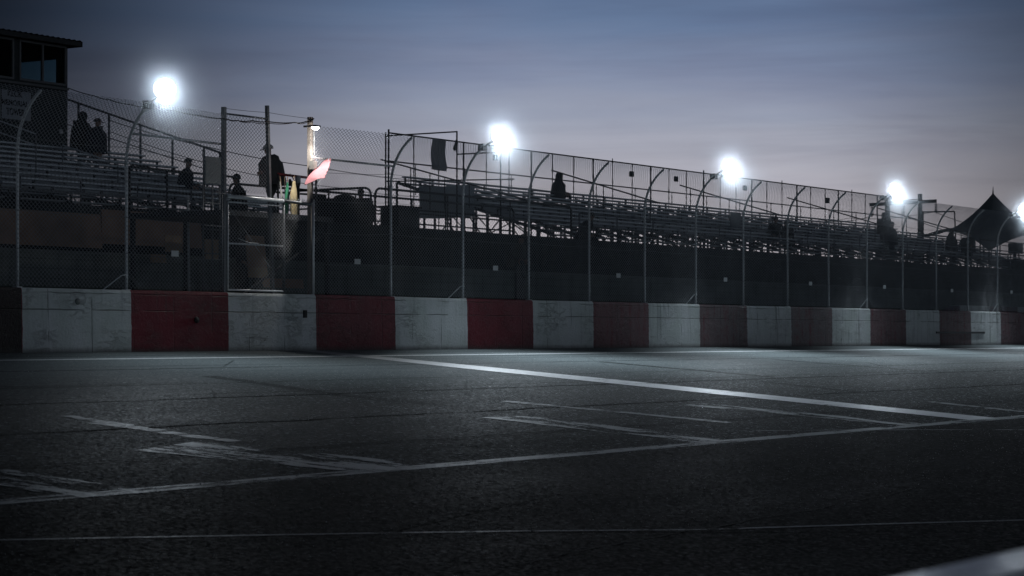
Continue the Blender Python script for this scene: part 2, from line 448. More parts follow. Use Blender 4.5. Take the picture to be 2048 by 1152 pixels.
# worn grid stripes across the lane, each ending on the lane line
for (xe, y_e, xs, ys, w, nm, mt) in [
        (1425, 884, 1010, 834, 1.15, 'grid_stripe', paint_old), (800, 938, 330, 893, 1.6, 'grid_stripe', paint_old),
        (235, 991, -60, 945, 1.0, 'grid_stripe', paint_old), (1830, 850, 1385, 809, .9, 'grid_stripe', paint_old),
        (1460, 846, 1010, 803, .3, 'grid_trace', paint_thin), (318, 862, 130, 832, .25, 'grid_trace', paint_thin),
        (2048, 824, 1850, 803, .35, 'grid_trace', paint_thin), (470, 884, 190, 846, .3, 'grid_trace', paint_thin)]:
    a, b_ = road(xe, y_e), road(xs, ys)
    strip(nm, lerp(a, b_, 16), w, mt, .008, jitter=.05)
strip('thin_line', [road(x, y) for x, y in [(-60, 1082), (300, 1075), (700, 1068), (1024, 1063), (1400, 1060), (1750, 1049), (2110, 1039)]], .06, paint_thin, .005)
strip('thin_line', [road(x, y) for x, y in [(1500, 862), (1700, 860.5), (1900, 860), (2100, 860)]], .06, paint_thin, .006)
# long dark crack in the apron
cp = [(-60, 1142), (200, 1118), (420, 1100), (620, 1086), (800, 1067), (880, 1057), (960, 1044), (1100, 1034), (1230, 1022), (1300, 1012), (1390, 1001), (1470, 988), (1620, 976), (1800, 974), (2110, 976)]
cp = [(1024 + (x - 1024), y) for x, y in cp]
cp2 = []
for (a, b_) in zip([(700, 1152), (1024, 1130), (1400, 1063)], [(1024, 1130), (1400, 1063), (1530, 1040)]):
    pass
crackm = mat('open_crack_tar', (.005, .005, .005), .9, 0, .1, 5)
def crack(pts, w):
    out = []
    for a, b_ in zip(pts[:-1], pts[1:]):
        A, B = road(*a), road(*b_); n = max(2, int((B - A).length / .12))
        for i in range(n): out.append(A + (B - A) * (i / n) + Vector((0, random.uniform(-.025, .025), 0)))
    ws = [w * random.uniform(.2, 1.3) for _ in out]
    strip('pavement_crack', out, ws, crackm, .006)
crack([(860, 1152), (1030, 1130), (1200, 1094), (1380, 1062), (1440, 1054), (1520, 1036), (1620, 1022), (1700, 1003), (1780, 989), (1830, 976)], .022)
crack([(1080, 925), (1200, 938), (1350, 948), (1500, 958), (1700, 970), (1900, 976), (2100, 977)], .014)
crack([(424, 782), (430, 788), (426, 794), (432, 797)], .05)

# loose grit and rubber crumbs lying on the asphalt
import numpy as np
rs = np.random.RandomState(3); N = 30000
gx = rs.uniform(8, 62, N); gy = -rs.uniform(.1, 21, N)
near = np.abs(gy) < 1.0
keep = (gx > 8 + (21 + gy) * .9 - 3) & (gx < 34 + (21 + gy) * 2.6)
gx, gy = gx[keep], gy[keep]; n_ = len(gx)
rad = rs.uniform(.003, .0075, n_) * np.where(rs.rand(n_) < .06, 1.5, 1)
octv = np.array([(1, 0, 0), (-1, 0, 0), (0, 1, 0), (0, -1, 0), (0, 0, 1), (0, 0, -.3)], float)
octf = np.array([(0, 2, 4), (2, 1, 4), (1, 3, 4), (3, 0, 4), (2, 0, 5), (1, 2, 5), (3, 1, 5), (0, 3, 5)])
ang = rs.uniform(0, 6.28, n_); ca, sa = np.cos(ang), np.sin(ang)
V = octv[None, :, :] * rad[:, None, None] * rs.uniform(.7, 1.3, (n_, 6, 1))
Vx = V[:, :, 0] * ca[:, None] - V[:, :, 1] * sa[:, None] + gx[:, None]; Vy = V[:, :, 0] * sa[:, None] + V[:, :, 1] * ca[:, None] + gy[:, None]
Vz = V[:, :, 2] + (gy * BANK + .004 + rad * .25)[:, None]
co = np.stack([Vx, Vy, Vz], -1).reshape(-1, 3); F = (octf[None] + (np.arange(n_) * 6)[:, None, None]).reshape(-1, 3)
me = bpy.data.meshes.new('track_grit'); me.vertices.add(len(co)); me.vertices.foreach_set('co', co.ravel().astype('f'))
me.loops.add(F.size); me.loops.foreach_set('vertex_index', F.ravel().astype('i')); me.polygons.add(len(F))
me.polygons.foreach_set('loop_start', np.arange(0, F.size, 3, dtype='i')); me.polygons.foreach_set('loop_total', np.full(len(F), 3, 'i')); me.update(calc_edges=True); me.validate()
gm, nt, bs = mat_base('pale_stone_grit'); w1 = nt.voro(nt.mapv(nt.pos(), (25, 25, 25)), 1, out=1)
nt.l.new(nt.ramp(nt.sep(w1)[0], [(0., (.03, .032, .032)), (.55, (.14, .15, .15)), (1., (.60, .64, .65))]), bs.inputs['Base Color']); bs.inputs['Roughness'].default_value = .28; bs.inputs['Specular IOR Level'].default_value = .9
me.materials.append(gm); o = bpy.data.objects.new('track_grit', me); COL.objects.link(o); o['kind'] = 'stuff'

# ------------------------------------------------------------------ track wall
WT = 1.26
def wall_mesh():
    b = MB(); xs = [-20 + i * 1.0 for i in range(0, 165)]
    sec = [(-.012, -.02), (-.012, .0), (-.01, .45), (0, .9), (.0, 1.20), (.022, WT - .012), (.045, WT), (.27, WT), (.30, WT - .02), (.30, -.02)]
    vs = []
    for i, x in enumerate(xs):
        for (y, z) in sec:
            j = .006 * math.sin(x * 1.7 + z * 3) + .004 * math.sin(x * 4.1)
            vs.append((x, y + (j if y < .05 else 0), z + (random.uniform(-.006, .006) if z > 1.2 else 0)))
    n = len(sec); fs = []
    for i in range(len(xs) - 1):
        for k in range(n - 1):
            fs.append((i * n + k, (i + 1) * n + k, (i + 1) * n + k + 1, i * n + k + 1))
    fs.append(tuple(range(n))); fs.append(tuple((len(xs) - 1) * n + k for k in range(n - 1, -1, -1)))
    return b.add(vs, fs)
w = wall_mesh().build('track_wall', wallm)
tag(w, 'long concrete trackside wall painted in alternating dark red and grey white fields', 'wall')
# dents and fittings on the wall
def wp(x, y): return atY(x, y, -.012)
p = wp(393, 640)
MB().tube([p + Vector((0, -.022, 0)), p + Vector((0, .01, 0))], .068, 16).build('drain_hole', sign_black, w)
p = wp(610, 628)
MB().box(p.x - .055, p.x + .055, -.032, .0, p.z - .085, p.z + .085).build('drain_hole', sign_black, w)
p = wp(155, 603)
MB().tube([p + Vector((0, -.016, 0)), p + Vector((0, .01, 0))], [.065, .06], 12).build('patched_hole', mat('grey_filler', (.2, .22, .21), .8), w)
a, b_ = wp(1872, 665), wp(1968, 666)
MB().box(a.x, b_.x, -.05, -.0, a.z - .035, a.z + .035).build('dark_bar', dark_steel, w)  # dark bar lying along the wall face
# raised far barrier behind the first wall
a = atY(1912, 612, .62)
b2 = MB()
b2.box(a.x, a.x + 60, .45, .85, .6, a.z + .03)
b2.add([(a.x - 1.6, .45, 1.0), (a.x, .45, 1.0), (a.x, .45, a.z + .028), (a.x - 1.6, .85, 1.0), (a.x, .85, 1.0), (a.x, .85, a.z + .028)],
       [(0, 1, 2), (5, 4, 3), (0, 2, 5, 3), (0, 3, 4, 1)])
tag(b2.build('rear_barrier', wallm), 'second concrete barrier rising just behind the far end of the painted wall', 'barrier')

# ------------------------------------------------------------------ catch fence
PX0 = atY(35, 500, .13).x; SP = 3.05
H0 = 2.60; RAD = 1.378; TH = R_(56.6)
FY = .13                                            # fence line on top of the wall
SMAX = H0 + RAD * TH
def prof(s, c=1.0):
    if s <= H0: q, z = 0, s
    else:
        a = min((s - H0) / RAD, TH + .05); q = RAD * (1 - math.cos(a)); z = H0 + RAD * math.sin(a)
    zs = s * 3.78 / SMAX
    return q * c, z * c + zs * (1 - c)
def fpt(X, s, c=1., dy=0.):
    q, z = prof(s, c)
    return Vector((X, FY - q - dy, WT + z))
def xi(i): return PX0 + SP * i
MESHP = .108; MSL = 1.2
def meshpanel(Xa, Xb, s0, s1, cfun, spikes=True, seed=0):
    b = MB(); rnd = random.Random(seed)
    top = s1 + (.045 if spikes else 0)
    bul = rnd.uniform(.015, .05); ph = rnd.uniform(0, 6)
    def pt(X, s):
        c = cfun(X); dy = .035
        u = (X - Xa) / (Xb - Xa)
        dy += bul * math.sin(math.pi * min(max(u, 0), 1)) * math.sin(math.pi * min(1, s / 2.6)) + .006 * math.sin(X * 5 + s * 4 + ph)
        return fpt(X, s, c, dy)
    W = Xb - Xa; n = int((W + MSL * (top - s0)) / MESHP) + 2
    for sgn in (1, -1):
        for k in range(n):
            if sgn > 0: xs = Xa - MSL * (top - s0) + k * MESHP
            else: xs = Xa + k * MESHP
            # X = xs + sgn*(s-s0)
            lo, hi = s0, top
            if sgn > 0: lo = max(lo, s0 + (Xa - xs) / MSL); hi = min(hi, s0 + (Xb - xs) / MSL)
            else: lo = max(lo, s0 + (xs - Xb) / MSL); hi = min(hi, s0 + (xs - Xa) / MSL)
            if hi - lo < .01: continue
            br = [lo] + [q for q in (.9, 1.8, 2.6, 2.8, 3.0, 3.2, 3.4, 3.6, 3.8) if lo + .02 < q < hi - .02] + [hi]
            pts = [pt(xs + sgn * MSL * (s - s0), s) + Vector((0, sgn * .002, 0)) for s in br]
            b.tube(pts, .0054, 3, False)
    return b
def post_mesh(X, c=1., r=.030):
    b = MB(); ss = [-.02, .8, 1.7, 2.6] + [H0 + RAD * TH * k / 8 for k in range(1, 9)]
    b.tube([fpt(X, s, c) for s in ss], r, 10)
    return b

def fence(name, i0, i1, label, cfun, skip=()):
    root = thing(name, (xi(i0), FY, WT), label, 'fence')
    for i in range(i0, i1 + 1):
        if i not in skip:
            fo = post_mesh(xi(i), 1, .031); fo.box(xi(i) - .07, xi(i) + .07, FY - .06, FY + .06, WT - .004, WT + .014)
            fo.tube([(xi(i), FY, WT + H0 - .05), (xi(i), FY, WT + H0 + .03)], .044, 10)
            for h in (.3, .95, 1.5, 2.2): fo.tube([(xi(i), FY, WT + h - .012), (xi(i), FY, WT + h + .012)], .041, 8)
            fo.build('post', galv, root)
    for i in range(i0, i1):
        meshpanel(xi(i) + .01, xi(i + 1) - .01, .03, SMAX, cfun, True, i + 50).build('chain_link_panel', wirem, root)
    for h in (.74, 1.48, 2.22, 2.9):
        b = MB(); pts = []
        for i in range(i0, i1):
            sag = random.uniform(.012, .05)
            for k in range(6):
                X = xi(i) + SP * k / 6
                q = fpt(X, h, cfun(X), .042); q.z -= sag * math.sin(math.pi * k / 6)
                pts.append(q)
        pts.append(fpt(xi(i1), h, cfun(xi(i1)), .042))
        b.tube(pts, .0055, 5); b.build('tension_cable', steelrope, root)
    return root
cl = lambda X: min(1, max(0, (xi(2) - X) / SP))      # flattens into the straight gate post
cr = lambda X: min(1, max(0, (X - xi(3)) / SP))
FL = fence('catch_fence', -2, 2, 'chain link catch fence with curved posts on the wall, left of the flag stand gate', cl, skip=(2,))
FR = fence('catch_fence', 3, 20, 'long run of chain link catch fence with curved posts, right of the flag stand gate', cr, skip=(3,))
# straight rails beside the gate
MB().tube([fpt(xi(1), 3.2, 1) + Vector((0, .02, 0)), (xi(2), FY, WT + 3.18)], .024, 8).build('rail', galv, FL)
MB().tube([(xi(3), FY, WT + 3.1), fpt(xi(4), 3.1, 1) + Vector((0, .02, 0))], .024, 8).build('rail', galv, FR)
# diagonal braces beside the lamp posts and the small plates wired to the lower cable
def brace(i, par):
    X = xi(i)
    MB().tube([(X - .78, FY - .09, WT - .01), (X - .22, FY - .07, WT + .29), (X - .04, FY - .05, WT + .31)], .011, 6).build('brace', plastic_rail, par)
    MB().tube([(X + .05, FY - .05, WT + .30), (X + .38, FY - .07, WT - .005)], .009, 6).build('brace', galv_dull, par)
brace(1, FL)
for i in (5, 9, 13, 17): brace(i, FR)
for (x, y, par) in [(350, 507, FL), (715, 523, FR), (991, 536, FR), (1237, 551, FR), (1451, 559, FR), (1621, 567, FR), (1769, 574, FR), (1904, 581, FR), (2023, 584, FR)]:
    c = atY(x, y, FY - .09)
    b = MB()
    for k in range(3):
        b.box(c.x - .115, c.x + .115, c.y - .004, c.y + .004, c.z - .062 + k * .043, c.z - .062 + k * .043 + .036)
    b.box(c.x - .10, c.x + .10, c.y + .005, c.y + .009, c.z - .06, c.z + .06)
    b.build('wired_plate', white_plastic, par)

# ------------------------------------------------------------------ gate in the fence
G = thing('fence_gate', (xi(2), FY, WT), 'steel framed chain link gate with tall square posts in front of the flag stand', 'gate')
gp = atY(455, 215, FY); b = MB(); b.box(xi(2) - .042, xi(2) + .042, FY - .042, FY + .042, WT - .003, gp.z)
for k in range(12): b.box(xi(2) - .048, xi(2) + .048, FY - .048, FY + .048, WT + .2 + k * .33, WT + .225 + k * .33)
b.build('gate_post', galv_dull, G)
MB().tube([(xi(2) - .10, FY - .03, WT), (xi(2) - .10, FY - .03, WT + 2.1)], .022, 8).build('gate_post', galv_dull, G)
tp = atY(534, 211, FY); tb = atY(545, 580, FY)
MB().beam((tb.x, FY, WT - .003), (tp.x, FY, tp.z), .07, .07).build('gate_post', galv_dull, G)
mp = atY(566, 405, FY)
MB().tube([(mp.x, FY - .02, WT), (mp.x, FY - .02, mp.z + .02)], .032, 8).build('gate_post', galv_dull, G)
h = atY(456, 393, FY).z
b = MB(); b.tube([(xi(2) + .05, FY - .06, h), (tb.x + .3, FY - .06, h - .01)], .044, 10); b.build('top_rail', galv, G)
b = MB(); b.tube([(tb.x + .3, FY - .06, h - .01), (xi(3) - .12, FY - .06, h - .03), (xi(3) - .04, FY - .06, h + .03), (xi(3) - .05, FY - .06, h + .1)], .032, 10); b.build('top_rail', galv_dull, G)
b = MB()
z0, z1, zm = WT + .06, atY(456, 404, FY).z, atY(500, 489, FY).z
xa, xb = xi(2) + .10, mp.x - .05
for (p, q) in [((xa, z0), (xb, z0)), ((xb, z1), (xa, z1)), ((xa, z0), (xa, z1)), ((xa, zm), (xb, zm))]:
    b.tube([(p[0], FY - .03, p[1]), (q[0], FY - .03, q[1])], .021, 8)
b.build('gate_frame', galv, G)
b = MB(); b.tube([(xi(2) + .12, FY, z1 - .05), (xb - .2, FY + .02, z0 + .35)], .005, 5); b.tube([(xa + .35, FY - .02, zm + .12), (xa + .7, FY - .05, zm + .03), (xa + 1.0, FY - .05, zm + .03)], .008, 5)
b.build('tie_wire', galv, G)
zero = lambda X: 0
k = SMAX / 3.78
meshpanel(xi(2) + .06, xi(3) - .06, .04, (h - WT + .02) * k, zero, True, 3).build('chain_link_panel', wirem, G)
meshpanel(xi(2) + .05, tp.x - .05, (h - WT + .1) * k, (gp.z - WT - .12) * k, zero, False, 4).build('chain_link_panel', wirem, G)
rz = atY(457, 228, FY).z
MB().tube([(xi(2), FY, rz), (tp.x, FY, rz)], .02, 8).build('top_rail', galv_dull, G)
b = MB()
for i in range(26):
    X = random.uniform(tb.x - .1, xi(3) - .2); b.tube([(X, FY - .06, h - .02), (X + random.uniform(-.06, .06), FY - random.uniform(.03, .1), h + random.uniform(.03, .12))], .0035, 4)
b.tube([(tb.x - .15, FY - .065, h - .0), (xi(3) - .15, FY - .065, h - .01)], .004, 4)
b.build('wire_fringe', galv, G)

# pole with the small lamp
pb = atY(630, 588, FY); pt_ = atY(630, 235, FY)
PL = thing('light_pole', (xi(3), FY, WT), 'weathered timber light pole with junction box beside the pink flag', 'pole')
MB().box(xi(3) - .047, xi(3) + .047, FY - .01, FY + .085, WT - .002, pt_.z).build('shaft', wood_pole, PL)
MB().tube([(xi(3) + .0, FY - .045, WT), (xi(3) + .0, FY - .045, atY(630, 400, FY).z)], .034, 10).build('steel_sleeve', galv, PL)
jb = atY(620, 331, FY)
b = MB(); b.box(jb.x - .05, jb.x + .075, FY - .14, FY - .02, jb.z - .09, jb.z + .1)
for k in range(3): b.box(jb.x - .04 + k * .04, jb.x - .018 + k * .04, FY - .152, FY - .14, jb.z - .07, jb.z + .08)
b.build('junction_box', mat('grey_enamel_box', (.3, .29, .27), .6), PL)
MB().tube([(jb.x + .1, FY - .04, jb.z), (jb.x + .1, FY - .04, jb.z + .9)], .012, 6).build('conduit', galv, PL)
lp = atY(631, 256, FY - .34)
LM = thing('pole_lamp', lp, 'small bright white lamp lit near the top of the timber pole', 'lamp')
b = MB(); b.box(lp.x - .10, lp.x + .10, lp.y - .07, lp.y + .07, lp.z + .02, lp.z + .06); b.box(lp.x - .02, lp.x + .02, lp.y + .05, FY - .01, lp.z + .03, lp.z + .07)
b.build('housing', dark_steel, LM)
b = MB(); b.ell((lp.x, lp.y, lp.z + .018), (.10, .07, .055), 14, 6, -90, 0); b.build('lens', lamp_small, LM)

def lamp(name, typ, loc, power, col, parent, direction=None, **kw):
    d = bpy.data.lights.new(name, typ); d.energy = power; d.color = col
    for k_, v_ in kw.items(): setattr(d, k_, v_)
    o = bpy.data.objects.new(name, d); COL.objects.link(o)
    if parent: o.parent = parent; o.location = Vector(loc) - parent_world(parent)
    else: o.location = loc
    if direction is not None: o.rotation_euler = Vector(direction).to_track_quat('-Z', 'Y').to_euler()
    return o
lamp('lamp_light', 'SPOT', (lp.x, lp.y, lp.z - .05), 120, (1, .97, .93), LM, (-.1, .12, -1), spot_size=R_(125), spot_blend=.6, shadow_soft_size=.05)

# ------------------------------------------------------------------ floodlights on the curved posts
FPOS = [(330, 178, 1), (1000, 272, 5), (1458, 333, 9), (1790, 380, 13), (2047, 420, 17)]
flabels = ['large lit floodlight, highest of the row, on the curved fence post by the tower',
           'lit floodlight on the curved fence post beside the grey hanging banner',
           'lit floodlight on the curved fence post above the middle of the right grandstand',
           'lit floodlight in front of the timber utility poles',
           'lit floodlight at the right edge above the peaked tent']
def floodlight():
    """built at the origin, facing -Y"""
    o = thing('floodlight', (0, 0, 0), flabels[0], 'floodlight', 'floodlights on the catch fence posts')
    b = MB(); n = 20
    prof_ = [(.02, .30), (.10, .29), (.16, .24), (.24, .14), (.27, .08), (.29, .0)]
    prof_ = [(.235, -.03), (.242, -.02), (.235, .03), (.21, .12), (.16, .19), (.07, .22), (.06, .34), (.0, .35)]
    vs = []; fs = []
    for (r, yy) in prof_:
        for k in range(n): a = 2 * math.pi * k / n; vs.append((r * math.cos(a), yy, r * math.sin(a)))
    for j in range(len(prof_) - 1):
        for k in range(n): k2 = (k + 1) % n; fs.append((j * n + k, j * n + k2, (j + 1) * n + k2, (j + 1) * n + k))
    b.add(vs, fs, True); b.build('housing', dark_steel, o)
    b = MB(); vs = []; fs = []
    lp_ = [(.235, -.028), (.228, -.04), (.215, -.07), (.19, -.09), (.15, -.105), (.08, -.115), (.03, -.118), (.001, -.119)]
    for (r, yy) in lp_:
        for k in range(n): a = 2 * math.pi * k / n; vs.append((r * math.cos(a), yy, r * math.sin(a)))
    for j in range(len(lp_) - 1):
        for k in range(n): k2 = (k + 1) % n; fs.append((j * n + k, (j + 1) * n + k, (j + 1) * n + k2, j * n + k2))
    b.add(vs, fs, True); b.build('lens', lensm, o)
    b = MB(); b.tube([(0, .30, 0), (-.04, .34, -.12), (-.12, .26, -.26)], .035, 8); b.box(-.22, -.08, .16, .34, -.32, -.22)
    b.build('bracket', dark_steel, o)
    lamp('flood_lamp', 'SPOT', (-.1, -.55, -.10), 1, (.80, .91, 1.0), o, (.82, -.74, -1), spot_size=R_(124), spot_blend=1.0, shadow_soft_size=.10)
    lamp('flood_beam', 'SPOT', (0, -.20, 0), 340, (.80, .90, 1.0), o, (0, -1, .40), spot_size=R_(110), spot_blend=.8, shadow_soft_size=.10)
    return o
def copy_tree(o, parent=None):
    c = o.copy(); COL.objects.link(c); c.parent = parent
    for ch in o.children: copy_tree(ch, c)
    return c
f0 = floodlight()
POW = 3000
for i, (x, y, pi) in enumerate(FPOS):
    o = f0 if i == 0 else copy_tree(f0)
    o.location = atY(x, y, FY - .80); o['label'] = flabels[i]
    _d = CAM - o.location; o.rotation_euler = (R_(4), 0, math.atan2(_d.x, -_d.y) * .94 + R_(random.uniform(-3, 3)))
bpy.context.view_layer.update()
floods = [o for o in bpy.data.objects if o.parent is None and o.name.startswith('floodlight')]
for o in floods:
    X = min((xi(i) for i in range(0, 21)), key=lambda X_: abs(X_ - o.location.x)); tipp = fpt(X, SMAX - .06, 1)
    back = Matrix.Rotation(o.rotation_euler.z, 4, 'Z') @ Vector((0, .24, 0)) + Vector(o.location)
    b = MB(); b.tube([tipp, tipp + Vector((0, -.10, .05)), back], .03, 8); b.box(tipp.x - .09, tipp.x + .09, tipp.y - .10, tipp.y + .06, tipp.z - .06, tipp.z + .10)
    a_ = b.build('arm', dark_steel); a_.parent = o; a_.matrix_parent_inverse = (Matrix.Translation(o.location) @ o.rotation_euler.to_matrix().to_4x4()).inverted()
for l in bpy.data.lights:
    if l.name.startswith('flood_lamp'): l.energy = POW
# the nearest lamp is the weakest one: it gets light data of its own
for ch in f0.children:
    if ch.type == 'LIGHT' and ch.name.startswith('flood_lamp'): ch.data = ch.data.copy(); ch.data.energy = POW * .42

# ------------------------------------------------------------------ cables
def cable(name, pts, r, m, label, sag=0.):
    P = []
    for a, b_ in zip(pts[:-1], pts[1:]):
        for k in range(8):
            u = k / 8; q = a + (b_ - a) * u; q = Vector(q); q.z -= sag * 4 * u * (1 - u); P.append(q)
    P.append(pts[-1])
    o = MB().tube(P, r, 5).build(name, m); tag(o, label, 'cable'); return o
pc = [(137, 176, 15.6), (190, 192, 9), (218, 199, 6), (262, 209, 3), (300, 214, .6), (350, 221, .1), (400, 231, .1), (452, 237, .08), (475, 241, .08), (505, 241, .08), (536, 243, .08), (590, 245, .08), (612, 243, .08), (628, 237, .1)]
cable('power_cable', [atY(x, y, Y) for x, y, Y in pc], .013, cable_m, 'thick black power cable sagging from the tower to the timber light pole', .02)
cable('power_cable', [atY(x, y + 1.2 + 2 * math.sin(x), Y - .03) for x, y, Y in pc[6:]], .008, cable_m, 'thinner black cord twisted along the end of the power cable above the gate', .03)
cable('overhead_wire', [atY(452, 217, .1), atY(536, 225, .1), atY(628, 238, .1)], .005, cable_m, 'thin wire strung between the tops of the gate posts', .01)
cable('guy_wire', [atY(217, 240, 13), atY(420, 295, 10), atY(628, 333, 9), atY(838, 361, 12)], .012, steelrope, 'upper steel guy wire crossing the sky behind the flag stand', .05)
cable('guy_wire', [atY(217, 262, 13), atY(455, 338, 10), atY(680, 376, 9), atY(838, 393, 12)], .010, steelrope, 'lower steel guy wire crossing the sky behind the flag stand', .05)

# ------------------------------------------------------------------ bleachers
RUN, RISE = .63, .193
def bleacher(x0, x1, rows, Y0, z0, label, name='bleacher', seatm=alu, over=.0):
    root = thing(name, (x0, Y0, 3.45), label, 'bleachers')
    for k in range(rows):
        y = Y0 + k * RUN; z = z0 + k * RISE
        jx = random.uniform(-.05, .05)
        b = MB(); b.box(x0 + jx, x1 + jx, y - .12, y + .12, z - .045, z); b.build('seat', seatm, root)
        b = MB(); b.box(x0 + .02, x1 - .02, y + .14 - .0, y + .40, z - .24, z - .20)
        if k == 0: b.box(x0, x1, y - .44, y - .16, z - .42, z - .385)
        b.build('foot_board', alu_dark, root)
        if 1 < k < rows - 3:
            b = MB(); b.box(x0 + .01, x1 - .01, y + .415, y + .43, z - .18, z - .055); b.build('riser', alu_dark, root)
    # frames
    n = max(2, int(round((x1 - x0) / 1.72))); 
    for i in range(n + 1):
        X = x0 + .05 + (x1 - x0 - .1) * i / n; b = MB()
        zt = lambda yy: z0 - .30 + (yy - Y0) / RUN * RISE
        y0_, y1_ = Y0 - .3, Y0 + (rows - 1) * RUN + .35
        b.beam((X, y0_, zt(y0_)), (X, y1_, zt(y1_)), .06, .10)
        ny = 5
        for j in range(ny):
            yy = y0_ + (y1_ - y0_) * j / (ny - 1) 
            if zt(yy) > 3.5: b.beam((X, yy, 3.45), (X, yy, zt(yy)), .06, .06)
            if j < ny - 1:
                y2 = y0_ + (y1_ - y0_) * (j + 1) / (ny - 1)
                if random.random() < .5: b.beam((X + .04, yy, 3.5), (X + .04, y2, zt(y2) - .05), .03, .03)
                elif random.random() < .3: b.beam((X + .04, yy, zt(yy)), (X + .04, y2, 3.5), .03, .03)
        for k in range(rows):
            y = Y0 + k * RUN; z = z0 + k * RISE
            b.beam((X, y, z - .05), (X, y, z - .36), .06, .05)
        b.build('support_frame', dark_steel, root)
    for j in (1, 3):
        yy = (Y0 - .3) + ((rows - 1) * RUN + .65) * j / 4; b = MB(); zz = z0 - .36 + (yy - Y0) / RUN * RISE
        for i in range(n):
            if random.random() < .6 and i: continue
            Xa = x0 + .05 + (x1 - x0 - .1) * i / n; Xb = x0 + .05 + (x1 - x0 - .1) * (i + 1) / n
            b.beam((Xa, yy, 3.5), (Xb, yy, zz), .035, .035); b.beam((Xa, yy + .05, zz), (Xb, yy + .05, 3.5), .035, .035)
        b.build('cross_brace', dark_steel, root)
    return root
YB = 7.6
XL = 49.4
BLE = bleacher(38.8, XL, 10, YB, 3.84, 'left block of metal bench bleachers below the observation tower', seatm=alu)
bleacher(30.0, 38.6, 10, YB, 3.84, 'nearest block of metal bench bleachers at the left edge', seatm=alu)
XR = 62.9
names_r = ['right grandstand bench block nearest the flag stand, with grey sheeting on its end',
           'right grandstand bench block carrying the hooded spectator on its top row',
           'right grandstand bench block around the rounded dark board',
           'right grandstand bench block where two spectators sit close together',
           'farthest bench block of the right grandstand, running in beneath the tent edge']
RB = []
for i in range(5):
    x0 = XR + i * 10.15; x1 = x0 + (9.85 if i < 4 else 5.0)
    RB.append(bleacher(x0, x1, 10 if i < 4 else 8, YB + .3, 4.04, names_r[i]))
a, b_ = atX(839, 373, XR - .1), atX(950, 368, XR - .1)
b = MB(); b.grid(lambda u, v: (XR - .12 + .02 * math.sin(u * 9 + v * 4), a.y + (b_.y - a.y) * u, 4.32 + (a.z - 4.32) * v - .03 * math.sin(u * 3.1)), 20, 8)
b.build('side_sheeting', sheet_m, RB[0])

# guard fence along the top of the right grandstand
YF = 14.25
GF = thing('guard_fence', (XR, YF, 3.45), 'tall pipe guard fence along the top row of the right grandstand', 'fence')
ztop, zmid = 7.30, 6.33
b = MB(); b.tube([(XR, YF, ztop), (XR + 44, YF, ztop)], .028, 6); b.build('top_rail', dark_steel, GF)
b = MB(); b.tube([(XR, YF, zmid), (XR + 46, YF, zmid)], .028, 6); b.build('middle_rail', dark_steel, GF)
for i in range(30):
    X = XR + i * 1.524; lean = random.uniform(-.05, .05)
    b = MB(); b.tube([(X, YF, 3.45), (X + lean, YF, ztop + (.12 if i % 5 == 0 else 0))], .035 if i % 3 == 0 else .022, 6); b.build('post', dark_steel, GF)
for i in range(30):
    X = XR + .9 + i * 1.524
    if i % 2 == 0:
        b = MB(); b.tube([(X, YF - .5, 5.2), (X, YF - .5, zmid - .05)], .02, 6); b.build('short_post', dark_steel, GF)
# side guard at the left end of the right stand
SG = thing('side_guard', (XR - .15, 12, 3.45), 'pipe guard frame stepping down the left end of the right grandstand', 'fence')
Xs = XR - .15; y1, y2 = 11.3, 9.55
for (ya, yb, z_) in [(YF, y1, 7.18), (y1, y2, 6.42)]:
    MB().tube([(Xs, ya, z_), (Xs, yb, z_)], .026, 6).build('rail', dark_steel, SG)
for (yy, z_) in [(YF, 7.3), (y1, 7.2), (y2, 6.45)]:
    MB().tube([(Xs, yy, 3.45), (Xs, yy, z_)], .03, 6).build('post', dark_steel, SG)
MB().tube([(Xs, YF + .2, 6.38), (Xs, 7.6, 4.55)], .028, 6).build('sloping_rail', dark_steel, SG)
MB().tube([(Xs, YF, 5.62), (Xs, 9.0, 5.5)], .024, 6).build('rail', dark_steel, SG)
for yy in (13.2, 12.4, 11.8, 10.8): MB().tube([(Xs, yy, 4.6), (Xs, yy, 6.38 - (YF + .2 - yy) * .275)], .02, 6).build('post', dark_steel, SG)
# aisle handrails of the right grandstand
for i, lb in enumerate(['sloping aisle handrail beside the hooded spectator', 'sloping aisle handrail left of the rounded dark board',
                        'sloping aisle handrail right of the two spectators sitting together', 'sloping aisle handrail in front of the utility poles']):
    X = XR + (i + 1) * 10.15 - .15
    HR = thing('aisle_handrail', (X, 11, 4.5), lb, 'handrail', 'aisle handrails on the right grandstand')
    MB().tube([(X, 13.9, 6.62), (X, 9.2, 5.22)], .03, 6).build('rail', dark_steel, HR)
    for yy in (13.4, 11.6, 9.6): MB().tube([(X, yy, 3.98 + (yy - 7.9) / RUN * RISE - .2), (X, yy, 6.62 - (13.9 - yy) * .298)], .022, 6).build('post', dark_steel, HR)
